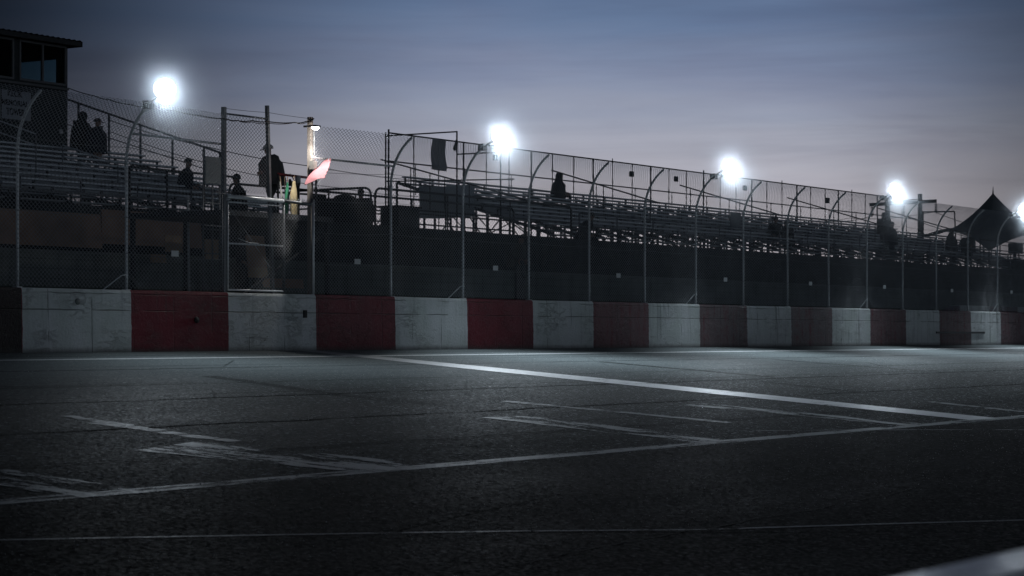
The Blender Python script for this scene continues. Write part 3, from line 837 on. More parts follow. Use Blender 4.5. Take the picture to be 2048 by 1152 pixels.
# front guard rail of the terrace
FG = thing('terrace_rail', (XR, 6.6, 3.45), 'two bar pipe guard rail along the front of the right grandstand terrace', 'railing')
for z_ in (4.30, 3.9): MB().tube([(XR, 6.6, z_), (XR + 52, 6.6, z_)], .024, 6).build('rail', galv_dull, FG)
for i in range(22): MB().tube([(XR + i * 2.44, 6.6, 3.45), (XR + i * 2.44, 6.6, 4.30)], .024, 6).build('post', galv_dull, FG)
FG2 = thing('terrace_rail', (40, 6.6, 3.45), 'pipe guard rail in front of the left bleachers', 'railing')
MB().tube([(30, 6.7, 4.05), (46, 6.7, 4.05)], .022, 6).build('rail', galv_dull, FG2)
MB().tube([(30, 6.7, 3.75), (46, 6.7, 3.75)], .022, 6).build('rail', galv_dull, FG2)
for i in range(9): MB().tube([(30 + i * 2, 6.7, 3.45), (30 + i * 2, 6.7, 4.05)], .022, 6).build('post', galv_dull, FG2)
# curved-end handrail lower down by the steps
HRL = thing('stair_handrail', (88, 6.1, 2), 'black sloping stair handrail with looped end on the dark terrace face', 'handrail')
pts = [(1492, 520), (1510, 523), (1535, 536), (1546, 541), (1556, 540), (1563, 533), (1563, 525), (1555, 520), (1548, 519)]
MB().tube([atY(x, y, 6.1) for x, y in pts], .03, 6).build('rail', dark_steel, HRL)
p = atY(1547, 522, 6.1); MB().tube([p, (p.x, p.y, .62)], .026, 6).build('post', galv_dull, HRL)

# sloping side rail of left bleachers
SR = thing('side_guard', (XL, 12, 3.45), 'sloping pipe side rail descending from the tower beside the left bleachers', 'fence')
pa, pb_ = atX(130, 197, XL + .1), atX(445, 307, XL + .1)
MB().tube([pa, pb_], .034, 6).build('sloping_rail', galv_dull, SR)
for x in (157, 218, 281, 345, 408, 440):
    q = atX(x, 300, XL + .1); u = (q.y - pa.y) / (pb_.y - pa.y); zt = pa.z + (pb_.z - pa.z) * u
    MB().tube([(XL + .1, q.y, max(3.45, zt - 2.2)), (XL + .1, q.y, zt)], .036, 6).build('post', galv_dull, SR)
MB().tube([(XL + .1, pa.y, pa.z - .75), (XL + .1, pb_.y, pb_.z - .6)], .015, 6).build('lower_rail', galv_dull, SR)
# bright handrails on the left stand
for (l1, l2, lb) in [(((-60, 220), (72, 268)), ((-60, 244), (76, 292)), 'bright two bar handrail crossing in front of the lettered tower sign'),
                     (((125, 290), (236, 328)), ((122, 311), (196, 341)), 'bright two bar handrail in front of the two standing spectators')]:
    X = 41.6 if l1[0][0] < 0 else 43.8
    q = [[atX(x, y, X) for x, y in l] for l in (l1, l2)]
    HB = thing('aisle_handrail', (X, q[0][1].y, q[0][1].z), lb, 'handrail', 'bright handrails on the left bleachers')
    for l in q: MB().tube(l, .018, 6).build('rail', plastic_rail, HB)
    for l in (q[0],):
        for e in (0, 1): MB().tube([l[e], (X, l[e].y, l[e].z - 1.0)], .016, 6).build('post', galv_dull, HB)

# ------------------------------------------------------------------ middle terrace rails and furniture
def hoop(name, Pa, Pb, ztop, label, posts=(), mids=(.55,), r=.034, rad=.22, m=dark_steel):
    """rounded pipe rail between ground points Pa and Pb"""
    Pa, Pb = Vector(Pa), Vector(Pb); root = thing(name, Pa, label, 'railing')
    d = (Pb - Pa); L = d.length; d.normalize()
    up = Vector((0, 0, 1)); H = ztop - Pa.z; pts = [Pa]
    for k in range(5):
        a = math.pi / 2 * k / 4; pts.append(Pa + d * rad * (1 - math.cos(a)) + up * (H - rad + rad * math.sin(a)))
    for k in range(5):
        a = math.pi / 2 * k / 4; pts.append(Pa + d * (L - rad + rad * math.sin(a)) + up * (H - rad + rad * math.cos(a)))
    pts.append(Pb); MB().tube(pts, r, 8).build('frame', m, root)
    for q in mids: MB().tube([Pa + up * H * q, Pb + up * H * q], r * .8, 6).build('rail', m, root)
    for q in posts: MB().tube([Pa + d * L * q, Pa + d * L * q + up * H], r * .8, 6).build('post', m, root)
    return root
hoop('guard_rail', (51.75, 6.6, 3.45), (62.4, 6.6, 3.45), 4.52, 'rounded black pipe railing between the folding table and the grandstand', (.33, .34, .66), (.5,))
hoop('guard_rail', (51.55, 6.6, 3.45), (51.55, 9.6, 3.45), 4.52, 'rounded black pipe railing end-on behind the seated scorer', (.5,), (.5,))
hoop('guard_rail', (48.0, 8.8, 3.45), (62.4, 8.8, 3.45), 4.52, 'rear black pipe railing behind the covered scoring table', (.2, .4, .6, .8), (.3, .6))
TB = thing('scoring_table', (50, 7.7, 3.45), 'long table hidden under black cloth with the seated scorer behind it', 'table')
a, b_ = atY(672, 400, 7.4), atY(738, 404, 7.4)
MB().box(a.x, b_.x, 7.3, 8.1, 4.16, 4.20).build('tabletop', dark_steel, TB)
bt = MB()
def clothf(u, v):
    per = [(a.x - .03, 7.27), (b_.x + .03, 7.27), (b_.x + .03, 8.13), (a.x - .03, 8.13), (a.x - .03, 7.27)]
    s = u * 4; i = min(3, int(s)); f = s - i
    x = per[i][0] + (per[i + 1][0] - per[i][0]) * f; y = per[i][1] + (per[i + 1][1] - per[i][1]) * f
    wv = .025 * math.sin(u * 60) * (1 - v)
    return (x + wv, y + wv, 3.47 + .75 * v)
bt.grid(clothf, 96, 4)
bt.box(a.x - .03, b_.x + .03, 7.27, 8.13, 4.203, 4.212)
bt.build('table_cover', black_cloth, TB)
# bulky items on the table
b = MB(); q = atY(690, 398, 7.7); b.ell((q.x, 7.7, 4.26), (.42, .25, .12), 12, 8); tag(b.build('duffel_bag', black_cloth), 'long dark bag lying on the covered scoring table', 'bag')
# folding camp chair
def camp_chair(x, y, Y, label, w=.5, back=True, mt=black_cloth):
    q = atY(x, y, Y); r = thing('folding_chair', (q.x, Y, 3.45), label, 'chair')
    X = q.x
    b = MB(); b.box(X - w / 2, X + w / 2, Y - .22, Y + .22, 3.88, 3.91); b.build('seat', mt, r)
    if back: b = MB(); b.box(X - w / 2, X + w / 2, Y + .22, Y + .25, 3.95, 4.38); b.build('backrest', mt, r)
    for s_ in (-.2, .2):
        b = MB(); b.tube([(X - w / 2, Y + s_, 3.46), (X + w / 2, Y + s_, 3.90)], .013, 5); b.build('leg', dark_steel, r)
        b = MB(); b.tube([(X + w / 2, Y + s_ + .02, 3.46), (X - w / 2, Y + s_ + .02, 3.90)], .013, 5); b.build('leg', dark_steel, r)
    return r
camp_chair(768, 424, 7.6, 'small folding stool with crossed legs right of the covered table', .42, False)
camp_chair(652, 420, 8.0, 'dark camp chair just right of the timber light pole', .62)
q1, q2 = atY(797, 422, 7.1), atY(842, 424, 7.1)
CB = thing('storage_bin', (q1.x, 7.1, 3.45), 'big dark lidded bin on the terrace left of the grey sheeting', 'bin')
MB().box(q1.x + .04, q2.x - .04, 7.12, 7.78, 3.452, 4.08).build('body', box_m, CB)
MB().box(q1.x - .02, q2.x + .02, 7.08, 7.84, 4.083, 4.14).build('lid', black_cloth, CB)

# hanging banner, boards, boxes
q1, q2 = atY(865, 276, YF - .12), atY(893, 279, YF - .12)
b = MB(); zt0 = 7.30; hh = 1.10
def ban(u, v): return (q1.x + (q2.x - q1.x) * u - .06 * (1 - v) + .02 * math.sin(9 * v), YF - .12 + .05 * math.sin(u * 5 + v * 3), zt0 - hh * (1 - v) - .04 * u * (1 - v))
b.grid(ban, 12, 16); o = b.build('hanging_banner', dim_board)
tag(o, 'narrow grey green banner hanging from the top rail of the guard fence', 'banner')
def plaque(x, y, w, h_, Y, label, nm='equipment_box', tilt=0, d=.12, m=box_m):
    q = atY(x, y, Y); c, s_ = math.cos(tilt), math.sin(tilt)
    b = MB(); P = []
    for yy in (-d / 2, d / 2):
        for (i, j) in ((-1, -1), (1, -1), (1, 1), (-1, 1)):
            lx, lz = i * w / 2, j * h_ / 2; P.append((q.x + lx * c - lz * s_, Y + yy, q.z + lx * s_ + lz * c))
    b.add(P, [(0, 1, 2, 3), (7, 6, 5, 4), (0, 4, 5, 1), (1, 5, 6, 2), (2, 6, 7, 3), (3, 7, 4, 0)])
    o = b.build(nm, m)
    bv = o.modifiers.new('b', 'BEVEL'); bv.width = min(.02, d / 3, w / 5); bv.segments = 2
    return tag(o, label, nm.split('_')[-1])
plaque(911, 291, .16, .40, YF - .1, 'small slanted dark placard wired to the guard fence right of the banner', 'placard', -.5, .02)
plaque(991, 315, .22, .22, YF - .1, 'small dark box on the guard fence directly below the second floodlight', 'equipment_box')
plaque(1263, 348, .22, .22, YF - .1, 'small dark box on the guard fence, first right of the hooded spectator', 'equipment_box')
plaque(1352, 358, .22, .22, YF - .1, 'small dark box on the guard fence just left of the third floodlight', 'equipment_box')
plaque(1490, 376, .26, .22, YF - .1, 'small dark box on the guard fence just right of the third floodlight', 'equipment_box')
plaque(1655, 401, .26, .26, YF - .1, 'small dark box on a leaning fence post left of the fourth floodlight', 'equipment_box')
o = plaque(1471, 440, .85, .62, 9.3, 'rounded dark board standing among the grandstand benches', 'board', 0, .05, board_grey)
o.modifiers['b'].width = .14; o.modifiers['b'].segments = 5; o.modifiers['b'].affect = 'EDGES'
# grey box sign beside the gate post and its scaffold
q = atY(427, 342, 2.2)
o = plaque(427, 341, .62, .62, 2.2, 'square grey board on the steel stand left of the tall gate post', 'board', 0, .06, board_grey)
SC = thing('steel_stand', (q.x, 2.2, .62), 'slim steel stand and ladder left of the tall gate post', 'stand')
for dx in (-.30, 0.02, .27): MB().tube([(q.x + dx, 2.25, .62), (q.x + dx, 2.25, q.z - .32)], .022, 6).build('upright', galv_dull, SC)
for z_ in (1.4, 2.2, 2.75, 3.35, 3.7): MB().tube([(q.x - .30, 2.25, z_), (q.x + .27, 2.25, z_)], .016, 6).build('rung', galv_dull, SC)
p = atY(408, 300, 2.2); MB().tube([(q.x - .30, 2.25, q.z + .30), (q.x - .30, 2.25, p.z)], .02, 6).build('mast', galv_dull, SC)
p1, p2 = atY(376, 398, 3.2), atY(384, 562, 3.2)
b = MB(); b.tube([(p1.x, 3.2, p1.z), (p1.x + .05, 3.2, .62)], .028, 8); b.tube([(p1.x, 3.2, p1.z - .02), (p1.x - .02, 3.2, p1.z + .05)], .03, 8)
tag(b.build('white_pipe', plastic_rail), 'single pale upright pipe between the cap wearing spectator and the steel stand', 'pipe')

# ------------------------------------------------------------------ flag stand
zf = 3.08
FSx0, FSx1 = 38.0, 41.9
FS = thing('flag_stand', (FSx0, 2, .62), 'raised starter platform with pipe railings behind the fence gate', 'platform')
b = MB(); b.box(FSx0, FSx1, .55, 3.4, zf - .12, zf); b.build('deck', dark_steel, FS)
for (x, y) in [(FSx0 + .1, .65), (FSx1 - .1, .65), (FSx0 + .1, 3.3), (FSx1 - .1, 3.3), (39.9, 3.3)]:
    MB().beam((x, y, .62), (x, y, zf - .12), .09, .09).build('leg', dark_steel, FS)
MB().beam((FSx0 + .1, .7, .9), (FSx1 - .1, .7, 2.7), .04, .04).build('brace', dark_steel, FS)
for z_ in (zf + .55, zf + 1.05):
    MB().tube([(FSx0 + .05, 3.35, z_), (FSx1 - .05, 3.35, z_ - .02)], .026, 8).build('rail', dark_steel, FS)
ra, rb = atY(556, 348, 1.6), atY(628, 357, 1.6)
MB().tube([(ra.x, 1.6, ra.z), (rb.x + .1, 1.6, rb.z)], .03, 8).build('rail', redpipe, FS)
MB().tube([(ra.x, 1.65, ra.z - .42), (rb.x + .1, 1.65, rb.z - .38)], .024, 8).build('rail', dark_steel, FS)
for x in (FSx0 + .05, 39.3, 40.6, FSx1 - .05): MB().tube([(x, 3.35, zf), (x, 3.35, zf + 1.05)], .026, 8).build('post', dark_steel, FS)
for x in (ra.x, (ra.x + rb.x) / 2, rb.x + .08): MB().tube([(x, 1.6, zf), (x, 1.6, ra.z)], .026, 8).build('post', dark_steel, FS)
# white-topped canister on the rail
q = atY(597, 372, 1.45)
CN = thing('signal_canister', (q.x, 1.45, q.z), 'black canister with a white cap standing on the red flag stand rail', 'canister')
MB().tube([(q.x, 1.45, zf), (q.x, 1.45, q.z - .02), (q.x, 1.45, q.z + .06)], [.03, .03, .05], 10).build('body', box_m, CN)
q2 = atY(597, 356, 1.45); MB().tube([(q2.x, 1.45, q.z + .06), (q2.x, 1.45, q2.z + .05)], .052, 12).build('cap', white_plastic, CN)
# furled flags
def furled(pxs, Y, m, label, w, staff=True):
    P = [atY(x, y, Y) for x, y in pxs]
    root = thing('furled_flag', P[-1], label, 'flag', 'furled flags on the flag stand')
    b = MB(); n = 18; L = len(P)
    vs = []; fs = []; K = 14
    for j in range(K + 1):
        u = j / K; s_ = u * (L - 1); i = min(L - 2, int(s_)); c = P[i] + (P[i + 1] - P[i]) * (s_ - i)
        rr = w * (.35 + .65 * min(1, u * 2.2)) * (1 - .35 * max(0, u - .85) / .15)
        for k in range(n):
            a = 2 * math.pi * k / n; q = rr * (1 + .28 * math.sin(a * 4 + u * 3) + .12 * math.sin(a * 7 - u * 5))
            vs.append((c.x + q * math.cos(a), c.y + .7 * q * math.sin(a), c.z))
    for j in range(K):
        for k in range(n): k2 = (k + 1) % n; fs.append((j * n + k, (j + 1) * n + k, (j + 1) * n + k2, j * n + k2))
    fs.append(tuple(range(n))); fs.append(tuple(K * n + k for k in range(n - 1, -1, -1)))
    b.add(vs, fs, True); b.build('cloth', m, root)
    if staff: MB().tube([P[0] + Vector((0, 0, .12)), P[-1]], .011, 6).build('staff', plywood2, root)
fl_green = mat('green_flag_cloth', (.08, .40, .22), .8, 0, .3, 6)
fl_tan = mat('yellow_tan_flag_cloth', (.80, .62, .36), .8, 0, .35, 9)
fl_white = mat('white_flag_cloth', (.70, .70, .68), .8, 0, .15, 9)
fl_black = mat('black_flag_cloth', (.02, .02, .02), .8, 0, .2, 9)
furled([(575, 364), (574, 390), (573, 430)], 1.1, fl_green, 'furled green flag hanging between the white flag staff and the tan flag', .055)
furled([(588, 362), (587, 395), (590, 436)], .85, fl_tan, 'furled tan and yellow flag, widest of those on the flag stand', .10)
furled([(560, 363), (563, 388), (566, 412)], 1.25, fl_white, 'slim furled white flag beside the starter', .028)
furled([(569, 364), (571, 392), (571, 405)], 1.25, fl_white, 'second slim furled white flag, left of the green one', .022)
furled([(580, 358), (582, 372), (596, 372)], 1.35, fl_black, 'furled black flag bunched on top of the holder', .07)
# pink-red flag streaming from the pole
pinkm = mat('red_flag_cloth', (.46, .19, .21), .75, 0, .15, 4)
FG3 = thing('red_flag', atY(650, 330, -.15), 'faded red flag with ragged edge streaming beside the light pole', 'flag')
tip, low = atY(657, 317, -.10), atY(609, 369, -.30)
bm_ = MB()
edgeA = [atY(x, y, Y) for x, y, Y in [(657, 317, .0), (642, 328, .02), (628, 340, .03), (618, 352, .0), (608, 370, -.1)]]
edgeB = [atY(x, y, Y) for x, y, Y in [(661, 316, -.05), (657, 337, -.40), (650, 358, -.62), (636, 357, -.55), (612, 371, -.2)]]
def samp(E, u):
    s_ = u * (len(E) - 1); i = min(len(E) - 2, int(s_)); return E[i] + (E[i + 1] - E[i]) * (s_ - i)
def flagf(u, v):
    a_, c_ = samp(edgeA, u), samp(edgeB, u); vv = v
    if v > .7: vv = v - (.10 if int(u * 36) % 3 == 0 else 0) * (v - .7) / .3
    q = a_ + (c_ - a_) * vv; w_ = .028 * math.sin(u * 10 + v * 4) + .014 * math.sin(v * 13 - u * 6)
    return (q.x + w_ * .3, q.y + w_, q.z + .01 * math.sin(u * 14))
bm_.grid(flagf, 36, 16); o = bm_.build('cloth', pinkm, FG3)
sd = o.modifiers.new('s', 'SOLIDIFY'); sd.thickness = .004
MB().tube([(xi(3), FY - .02, atY(630, 386, .1).z), tip + Vector((.03, 0, .01))], .009, 6).build('staff', plastic_rail, FG3)

# items under the flag stand and behind the left fence
def sheet(x0, y0, x1, y1, Y, label, m, tilt=.0, nm='plywood_sheet', cat='board', th=.03):
    a, c = atY(x0, y0, Y), atY(x1, y1, Y)
    b = MB(); z0_, z1_ = c.z, a.z
    vs = [(a.x, Y, z0_), (c.x, Y, z0_), (c.x - .02, Y + tilt, z1_), (a.x + .02, Y + tilt, z1_)]
    vs += [(v[0], v[1] + th, v[2]) for v in vs]
    b.add(vs, [(0, 1, 2, 3), (7, 6, 5, 4), (0, 4, 5, 1), (1, 5, 6, 2), (2, 6, 7, 3), (3, 7, 4, 0)])
    return tag(b.build(nm, m), label, cat)
sheet(498, 470, 536, 556, 1.6, 'tall brown plywood sheet leaning under the flag stand', plywood, .1)
sheet(500, 534, 536, 556, 1.45, 'low pale wooden board in front of the plywood under the flag stand', plywood2, .0)
sheet(522, 556, 608, 577, 3.6, 'long brown plank low under the flag stand', plywood, .02)
sheet(-60, 412, 205, 497, 5.9, 'big brown plywood panel on the terrace face, left half of the pair', plywood, .05)
sheet(205, 418, 405, 497, 5.9, 'big brown plywood panel on the terrace face, right half of the pair', plywood, .05)
sheet(302, 508, 333, 526, 4.2, 'small pale crate board near the reflecting plate left of the gate', plywood2, 0)
sheet(332, 470, 366, 505, 4.4, 'upright tan board left of the pale upright pipe', plywood2, .05)
sheet(412, 478, 444, 520, 3.9, 'tan board behind the steel stand', plywood2, .05)
# low block wall at the foot of the terrace
def blk():
    m, nt, b = mat_base('grey_green_block'); p = nt.pos(); x, y, z = nt.sep(p)
    n = nt.noise(nt.mapv(p, (.5, 1, 1.6)), 1, 5, .6); col = nt.mix(nt.ss(n, .3, .7), (.11, .13, .12), (.20, .23, .21))
    j = nt.ss(nt.math('ABSOLUTE', nt.math('SUBTRACT', nt.math('FRACT', nt.math('DIVIDE', z, .22)), .5)), .06, .03)
    j2 = nt.ss(nt.math('ABSOLUTE', nt.math('SUBTRACT', nt.math('FRACT', nt.math('DIVIDE', x, .44)), .5)), .03, .015)
    col = nt.mix(nt.math('MULTIPLY', nt.math('MAXIMUM', j, j2), .5), col, (.02, .024, .022))
    col = nt.mix(nt.ss(nt.noise(nt.mapv(p, (3, 1, .4)), 1, 5), .5, .8, 0, .7), col, (.025, .028, .025))
    nt.l.new(col, b.inputs['Base Color']); b.inputs['Roughness'].default_value = .85
    nt.l.new(nt.bump(nt.noise(p, 15, 4), .4, .02), b.inputs['Normal']); return m
BW = MB().box(30, 122, 5.55, 5.75, .6, 2.22).box(30, 122, 5.52, 5.78, 2.222, 2.30).build('block_wall', blk())
tag(BW, 'low grey green block wall along the foot of the dark terrace', 'wall')

# ------------------------------------------------------------------ tower
YT = 16.0
TW = thing('observation_tower', (44, YT, 3.45), 'dark observation tower with corrugated roof and big windows at the left edge', 'tower')
XRt = atY(135, 200, YT).x; XLt = XRt - 6.2; DT = 4.0
zr = 8.92; wz0, wz1 = atY(60, 163, YT).z, atY(60, 82, YT).z
wA = (atY(-52, 100, YT).x, atY(27, 100, YT).x); wB = (atY(38, 100, YT).x, atY(132, 100, YT).x)
b = MB(); th = .12
b.box(XLt, XRt, YT, YT + th, 3.45, wz0)                                # below windows
b.box(XLt, XRt, YT, YT + th, wz1, zr)                                  # above
edges = [XLt, wA[0], wA[1], wB[0], wB[1], XRt]
for a_, c_ in ((edges[0], edges[1]), (edges[2], edges[3]), (edges[4], edges[5])): b.box(a_, c_, YT, YT + th, wz0, wz1)
b.box(XLt, XLt + th, YT + th, YT + DT, 3.45, zr)
b.box(XLt + th, XRt, YT + DT - th, YT + DT, 3.45, zr)
sw0, sw1 = YT + .35, YT + 2.3
b.box(XRt - th, XRt, YT + th, YT + DT - th, 3.45, wz0 + .05); b.box(XRt - th, XRt, YT + th, YT + DT - th, wz1 - .35, zr)
b.box(XRt - th, XRt, YT + th, sw0, wz0 + .05, wz1 - .35); b.box(XRt - th, XRt, sw1, YT + DT - th, wz0 + .05, wz1 - .35)
b.box(XLt + th, XRt - th, YT + th, YT + DT - th, wz0 - .5, wz0 - .42)
for k in range(int((XRt - XLt) / .22)): b.box(XLt + k * .22, XLt + k * .22 + .03, YT - .012, YT, 3.5, wz0 - .1)
b.build('wall', tower_wall, TW)
glassm, nt, bs = mat_base('tinted_window_glass'); bs.inputs['Base Color'].default_value = (.45, .62, .66, 1); bs.inputs['Transmission Weight'].default_value = 1; bs.inputs['Roughness'].default_value = .02; bs.inputs['IOR'].default_value = 1.05
nt.l.new(nt.mix(nt.noise(nt.pos(), 3, 3), (.42, .58, .62), (.5, .66, .7)), bs.inputs['Base Color'])
def window(xa, xb, za, zb, mull):
    fr = MB(); f = .06
    fr.box(xa, xb, YT - .03, YT + .05, za, za + f); fr.box(xa, xb, YT - .03, YT + .05, zb - f, zb)
    for X in [xa, xb - f] + [m_ - f / 2 for m_ in mull]: fr.box(X, X + f, YT - .03, YT + .05, za + f, zb - f)
    o = fr.build('window', tower_frame, TW)
    MB().box(xa + f, xb - f, YT + .01, YT + .02, za + f, zb - f).build('pane', glassm, o)
window(wA[0], wA[1], wz0, wz1, []); window(wB[0], wB[1], wz0, wz1, [atY(85, 100, YT).x])
MB().box(XRt - .07, XRt - .05, sw0, sw1, wz0 + .05, wz1 - .35).build('pane', glassm, TW)
rf = MB(); x0, x1 = XLt - .3, XRt + .28; n = int((x1 - x0) / .055)
def roofp(u, v):
    x = x0 + (x1 - x0) * u; return (x, YT - .35 + (DT + .7) * v, zr + .14 + .10 * v + .022 * math.sin(x * 2 * math.pi / .22))
rf.grid(roofp, n, 2)
rf.box(x0, x1, YT - .34, YT - .30, zr - .02, zr + .115); rf.box(x0, x1, YT - .30, YT + DT + .34, zr, zr + .04); rf.box(x1 - .04, x1, YT - .34, YT + DT, zr - .03, zr + .12)
rf.build('roof', roof_m, TW)
# stair/ledge under the window
MB().box(XLt, XRt + .02, YT - .05, YT, wz0 - .12, wz0 - .06).build('ledge', tower_frame, TW)
# lettered sign, part of the tower front
s0, s1 = atY(1, 178, YT - .03), atY(62, 240, YT - .03)
SB = MB().box(s0.x, s1.x, YT - .05, YT - .016, s1.z - .06, s0.z + .02).build('sign_board', signboard, TW)
bd = MB(); g = .02
for (xa, xb, za, zb) in [(s0.x, s1.x, s0.z, s0.z + .02), (s0.x, s1.x, s1.z - .06, s1.z - .04), (s0.x, s0.x + g, s1.z - .04, s0.z), (s1.x - g, s1.x, s1.z - .04, s0.z)]: bd.box(xa, xb, YT - .058, YT - .05, za, zb)
bd.build('border', sign_black, SB)
def text(body, cx, cz, hgt, width, parent):
    cu = bpy.data.curves.new('letters', 'FONT'); cu.body = body; cu.align_x = 'CENTER'; cu.align_y = 'CENTER'; cu.size = 1; cu.offset = .03; cu.extrude = .01
    o = bpy.data.objects.new('letters', cu); COL.objects.link(o)
    dg = bpy.context.evaluated_depsgraph_get(); me = bpy.data.meshes.new_from_object(o.evaluated_get(dg))
    bpy.data.objects.remove(o)
    xs = [v.co.x for v in me.vertices]; ys = [v.co.y for v in me.vertices]
    sx = width / (max(xs) - min(xs)); sy = hgt / (max(ys) - min(ys)); mx = (max(xs) + min(xs)) / 2; my = (max(ys) + min(ys)) / 2
    off = parent_world(parent)
    for v in me.vertices:
        x, y, z = v.co; v.co = (cx + (x - mx) * sx - off.x, YT - .052 - z * .4 - off.y, cz + (y - my) * sy - off.z)
    me.materials.clear(); me.materials.append(sign_black)
    o = bpy.data.objects.new('letters', me); COL.objects.link(o); o.parent = parent
for (bdy, x, y, w_, h_) in [('KECK', 30, 187.5, .58, .185), ('MEMORIAL', 30, 206, 1.06, .165), ('TOWER', 31, 224, .72, .205)]:
    q = atY(x, y, YT - .05); text(bdy, q.x, q.z, h_, w_, SB)
# small white light switch box on tower
q = atY(123, 263, YT - .04); MB().box(q.x - .05, q.x + .05, YT - .05, YT, q.z - .06, q.z + .06).build('outlet_box', white_plastic, TW)

# ------------------------------------------------------------------ tent
Z0 = 112.
Tc = depth(1986, 673, Z0); Fv = Vector((CA, SA, 0)); Rv = Vector((SA, -CA, 0))
peak_z = CAM.z + (673 - 386) / FPX * Z0
TT = thing('peaked_tent', (Tc.x, Tc.y, 3.45), 'dark high peaked canopy tent with concave sides at the right edge', 'tent')
rr = 3.95
cang = [R_(180 + 5), R_(270 - 15), R_(0 + 5), R_(90 - 5)]   # angle in camera frame: right=0, away=90
cz = [5.20, 4.42, 5.05, 5.2]; cr_ = [3.75, 3.4, 4.3, 3.9]
corners = [(Tc.x + (Rv.x * math.cos(a) + Fv.x * math.sin(a)) * r0, Tc.y + (Rv.y * math.cos(a) + Fv.y * math.sin(a)) * r0, z) for a, z, r0 in zip(cang, cz, cr_)]
b = MB(); NA, NR = 48, 18; vs = []; fs = []
for j in range(NR + 1):
    u = j / NR
    for k in range(NA):
        s_ = k / NA * 4; i = int(s_); f = s_ - i
        A_, B_ = Vector(corners[i]), Vector(corners[(i + 1) % 4]); E = A_ + (B_ - A_) * f
        arch = 4 * f * (1 - f)
        E.z += .55 * arch; cen = Vector((Tc.x, Tc.y, E.z)); E2 = E + (cen - E) * .10 * arch
        px_ = Tc.x + (E2.x - Tc.x) * u; py_ = Tc.y + (E2.y - Tc.y) * u
        kz = (1 - u) ** 2.0 * (1 - .12 * arch * math.sin(math.pi * u))
        vs.append((px_, py_, E2.z + (peak_z - E2.z) * kz))
for j in range(NR):
    for k in range(NA): k2 = (k + 1) % NA; fs.append((j * NA + k, (j + 1) * NA + k, (j + 1) * NA + k2, j * NA + k2))
b.add(vs, fs, True); o = b.build('canopy', tent_m, TT)
MB().tube([(Tc.x, Tc.y, peak_z - .1), (Tc.x, Tc.y, peak_z + .1), (Tc.x + .02, Tc.y, peak_z + .32)], [.05, .03, .008], 8).build('finial', dark_steel, TT)
for c in corners: MB().tube([(c[0], c[1], 3.45), (c[0], c[1], c[2] - .02)], .05, 8).build('pole', dark_steel, TT)

# ------------------------------------------------------------------ H-frame utility poles
def dz(x, y, s): return depth(x, y, s)
UP = thing('utility_pole', dz(1807, 673, 150), 'twin timber utility pole with cross arm and hanging insulators left of the tent', 'utility pole')
for (x, y, r) in [(1775, 396, .20), (1840, 388, .18)]:
    t_ = dz(x, y, 150); MB().tube([(t_.x, t_.y, -3.4), t_], [r * 1.15, r * .85], 10).build('pole', util_wood, UP)
MB().beam(dz(1739, 409.5, 149.6), dz(1873, 402, 149.6), .16, .22).build('cross_arm', util_wood, UP)
MB().beam(dz(1775, 404, 149.8), dz(1840, 398, 149.8), .05, .05).build('upper_arm', util_wood, UP)
for (x, y) in [(1744, 411), (1808, 409), (1872, 405)]:
    b = MB(); t_ = dz(x, y, 149.6); b.tube([t_, t_ - Vector((0, 0, .75))], .03, 6)
    for k in range(6): b.ell(t_ - Vector((0, 0, .14 + k * .1)), (.12, .12, .03), 10, 4)
    b.build('insulator', insul, UP)
def span(pts, lb, s=149.6, r=.022):
    cable('power_line', [dz(x, y, s_) for x, y, s_ in pts], r, cable_m, lb, .25)
span([(1872, 423, 150), (1700, 436, 210), (1560, 446, 300)], 'power line running left from the right insulator behind the stand')
span([(1872, 425, 150), (2060, 470, 130)], 'power line running from the right insulator down behind the tent')
span([(1808, 431, 150), (2060, 500, 128)], 'power line running from the middle insulator down behind the tent')
span([(1744, 432, 150), (1640, 440, 200), (1560, 452, 300)], 'power line running left from the left insulator')
# frame behind (1890-1910): thin gantry
GA = thing('thin_gantry', dz(1890, 673, 125), 'thin pipe gantry between the utility poles and the tent', 'frame')
MB().tube([dz(1843, 424, 125), dz(1909, 423, 125)], .045, 6).build('beam', dark_steel, GA)
t_ = dz(1909, 423, 125); MB().tube([t_, dz(1911, 470, 125), (t_.x, t_.y, -3.4)], .04, 6).build('leg', dark_steel, GA)
t_ = dz(1846, 424, 125); MB().tube([t_, (t_.x, t_.y, -3.4)], .05, 6).build('leg', dark_steel, GA)

# loudspeaker and rails at far right
q = atY(2033, 497, 9.5)
LS = thing('loudspeaker', q, 'dark box loudspeaker on a pole under the right end of the tent', 'loudspeaker')
MB().box(q.x - .38, q.x + .38, 9.3, 9.8, q.z - .26, q.z + .26).build('cabinet', box_m, LS)
for dx in (-.1, .12): MB().tube([(q.x + dx, 9.6, 3.45), (q.x + dx, 9.6, q.z - .26)], .045, 8).build('pole', dark_steel, LS)
RL = thing('terrace_rail', (116, 8, 3.45), 'distant pipe railing beneath the tent at the right edge', 'railing')
for z_ in (4.95, 4.35): MB().tube([(103, 8.5, z_ ), (135, 8.5, z_)], .03, 6).build('rail', dark_steel, RL)
for i in range(12): MB().tube([(103 + i * 2.6, 8.5, 3.45), (103 + i * 2.6, 8.5, 4.95)], .035, 6).build('post', dark_steel, RL)
q = atY(2040, 545, 7.2)
tag(MB().box(q.x - .9, q.x + 2.5, 7.0, 7.8, 3.452, 4.02).build('equipment_case', black_cloth), 'low black equipment case on the terrace at the right edge', 'case')

